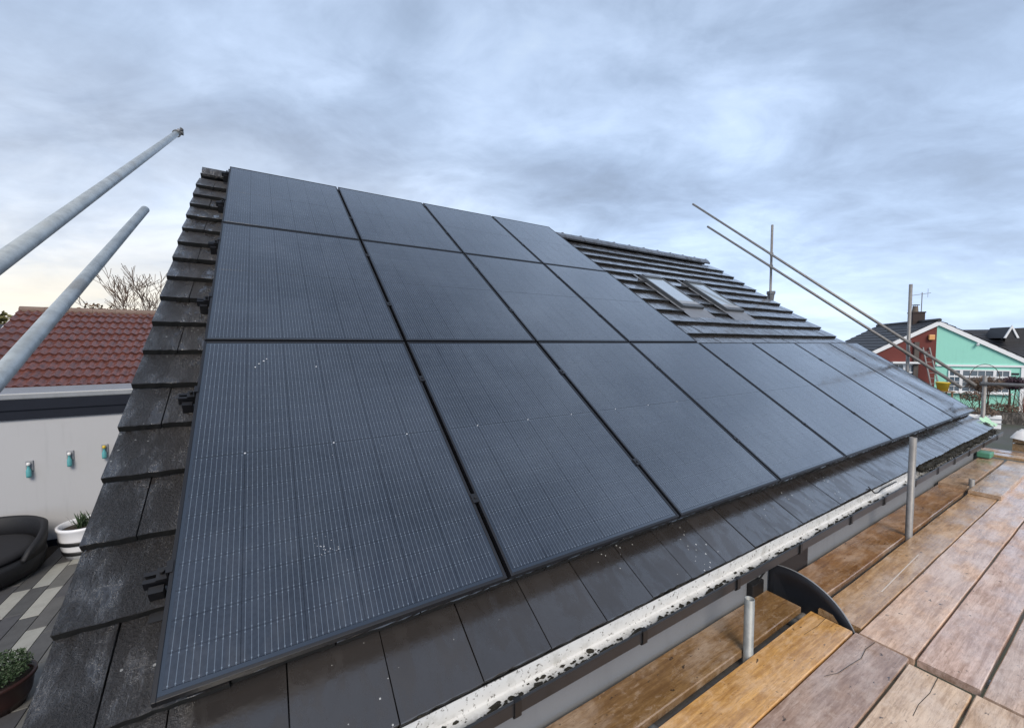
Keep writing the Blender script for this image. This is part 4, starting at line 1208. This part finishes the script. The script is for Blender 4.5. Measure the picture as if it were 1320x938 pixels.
# garden boundary between the properties
fn = thing('garden_fence', 'dark low boarded fence in front of the shrubs', 'fence', G(1.0, -4.6, 0))
for k in range(40):
    b = MB(); s0 = -2.5 + k * .205; b.bbox((s0, -4.64, -.05), (s0 + .2, -4.62 + (k % 2) * .008, .42 + random.uniform(-.01, .01)), GM); o = b.build('board', MAT_WOOD, fn); o.color = (.05, .045, .04, 1)
b = MB(); b.bbox((-2.5, -4.60, .42), (5.7, -4.66, .46), GM); o = b.build('rail', MAT_WOOD, fn); o.color = (.05, .045, .04, 1)
tr_ = thing('white_trough', 'white panelled garden trough beyond the far eaves corner', 'trough', G(-1.0, -6.0, 0))
b = MB(); b.bbox((-1.75, -6.3, -.05), (-.62, -5.8, .52), GM); b.build('body', MAT_UPVC, tr_, bevel=.02)
for z in (.16, .34): 
    b = MB(); b.bbox((-1.76, -6.325, z), (-.61, -6.301, z + .035), GM); b.build('ridge', MAT_TRIM, tr_)
b = MB(); b.bbox((-1.7, -6.25, .521), (-.67, -5.85, .535), GM); b.build('soil', MAT_SOIL, tr_)
b = MB(); leaf_ball(b, G(-1.1, -6.05, .62), .5, 500, .04, random.Random(6), .35); b.build('plants', MAT_TWIG, tr_)
rc = MB(); rc.bbox((3.2, -1.6, -.05), (5.0, -1.5, .9), GM); tag(rc.build('brick_garden_wall', MAT_REDBRICK), 'low dark red garden wall at the right edge below the rail', 'wall')

# other roofs further off
def far_house(label, s0, s1, t0, zr, run, drop, gable=None, name='far_bungalow', cat='house', wall=MAT_WHITE_RENDER):
    h = thing(name, label, cat, G((s0 + s1) / 2, t0, 0), 'houses beyond the mint bungalow')
    b = MB(); n_ = 9
    for k in range(n_):
        ta = t0 - run + run * k / n_; tb = t0 - run + run * (k + 1.05) / n_
        za = zr - drop + drop * k / n_; zb = zr - drop + drop * (k + 1.05) / n_ - .04
        b.add([G(s0, ta, za), G(s1, ta, za), G(s1, tb, zb), G(s0, tb, zb), G(s0, ta, za - .06), G(s1, ta, za - .06)], [(0, 1, 2, 3), (4, 5, 1, 0)])
    b.quad(G(s1, t0, zr), G(s0, t0, zr), G(s0, t0 + run, zr - drop), G(s1, t0 + run, zr - drop))
    b.build('roof', MAT_DARKROOF, h)
    b = MB(); b.bbox((s0 + .2, t0 - run + .3, -.05), (s1 - .2, t0 + run - .3, zr - drop), GM)
    b.extrude([G(s0 + .2, t0 - run + .3, zr - drop), G(s0 + .2, t0, zr - .15), G(s0 + .2, t0 + run - .3, zr - drop)], av_ * .2)
    b.build('wall', wall, h)
    return h
fh = far_house('low bungalow with a dark roof and small white gable trim, right of the mint one', 3.5, 16.5, 14.5, 4.62, 4.0, 2.0)
for sg in (-1, 1):
    b = MB(); b.extrude([G(9.0, 11.4, 4.62), G(9.0 + sg * .28, 11.4, 3.92), G(9.0 + sg * .40, 11.4, 3.92), G(9.0, 11.4, 4.85)], bv_ * .08); b.build('dormer_trim', MAT_UPVC, fh)
b = MB(); b.extrude([G(9.0, 11.47, 4.72), G(9.35, 11.47, 3.92), G(8.65, 11.47, 3.92)], bv_ * 2.2); b.build('dormer', MAT_DARKROOF, fh)
b = MB(); b.extrude([G(9.3, 12.6, 4.62), G(14.5, 12.6, 4.95), G(14.5, 12.6, 3.4), G(9.3, 12.6, 3.4)], bv_ * .3); b.build('raised_roof', MAT_DARKROOF, fh)
far_house('distant low dark roof between the panels and the dark red wall', -14.0, -5.2, 14.0, 3.98, 3.0, 1.5)
far_house('distant house with a long dark roof on the left skyline behind the panels', -34.0, -18.0, 26.0, 4.2, 4.0, 1.8)
far_house('distant dark roofed house at the right edge of the skyline', 17.5, 30.0, 19.0, 4.4, 4.0, 1.8)
for i, (s_, t, h_, sd_i, lab) in enumerate(((-6.6, 22, 5.6, 31, 'bare twiggy tree above the distant roof, left one'), (-5.0, 23, 5.2, 32, 'bare twiggy tree above the distant roof, right one'))):
    bare_tree('bare_tree', lab, G(s_, t, 0), h_, .5, sd_i, GT, None, 0, .05, .06, 4, .34)
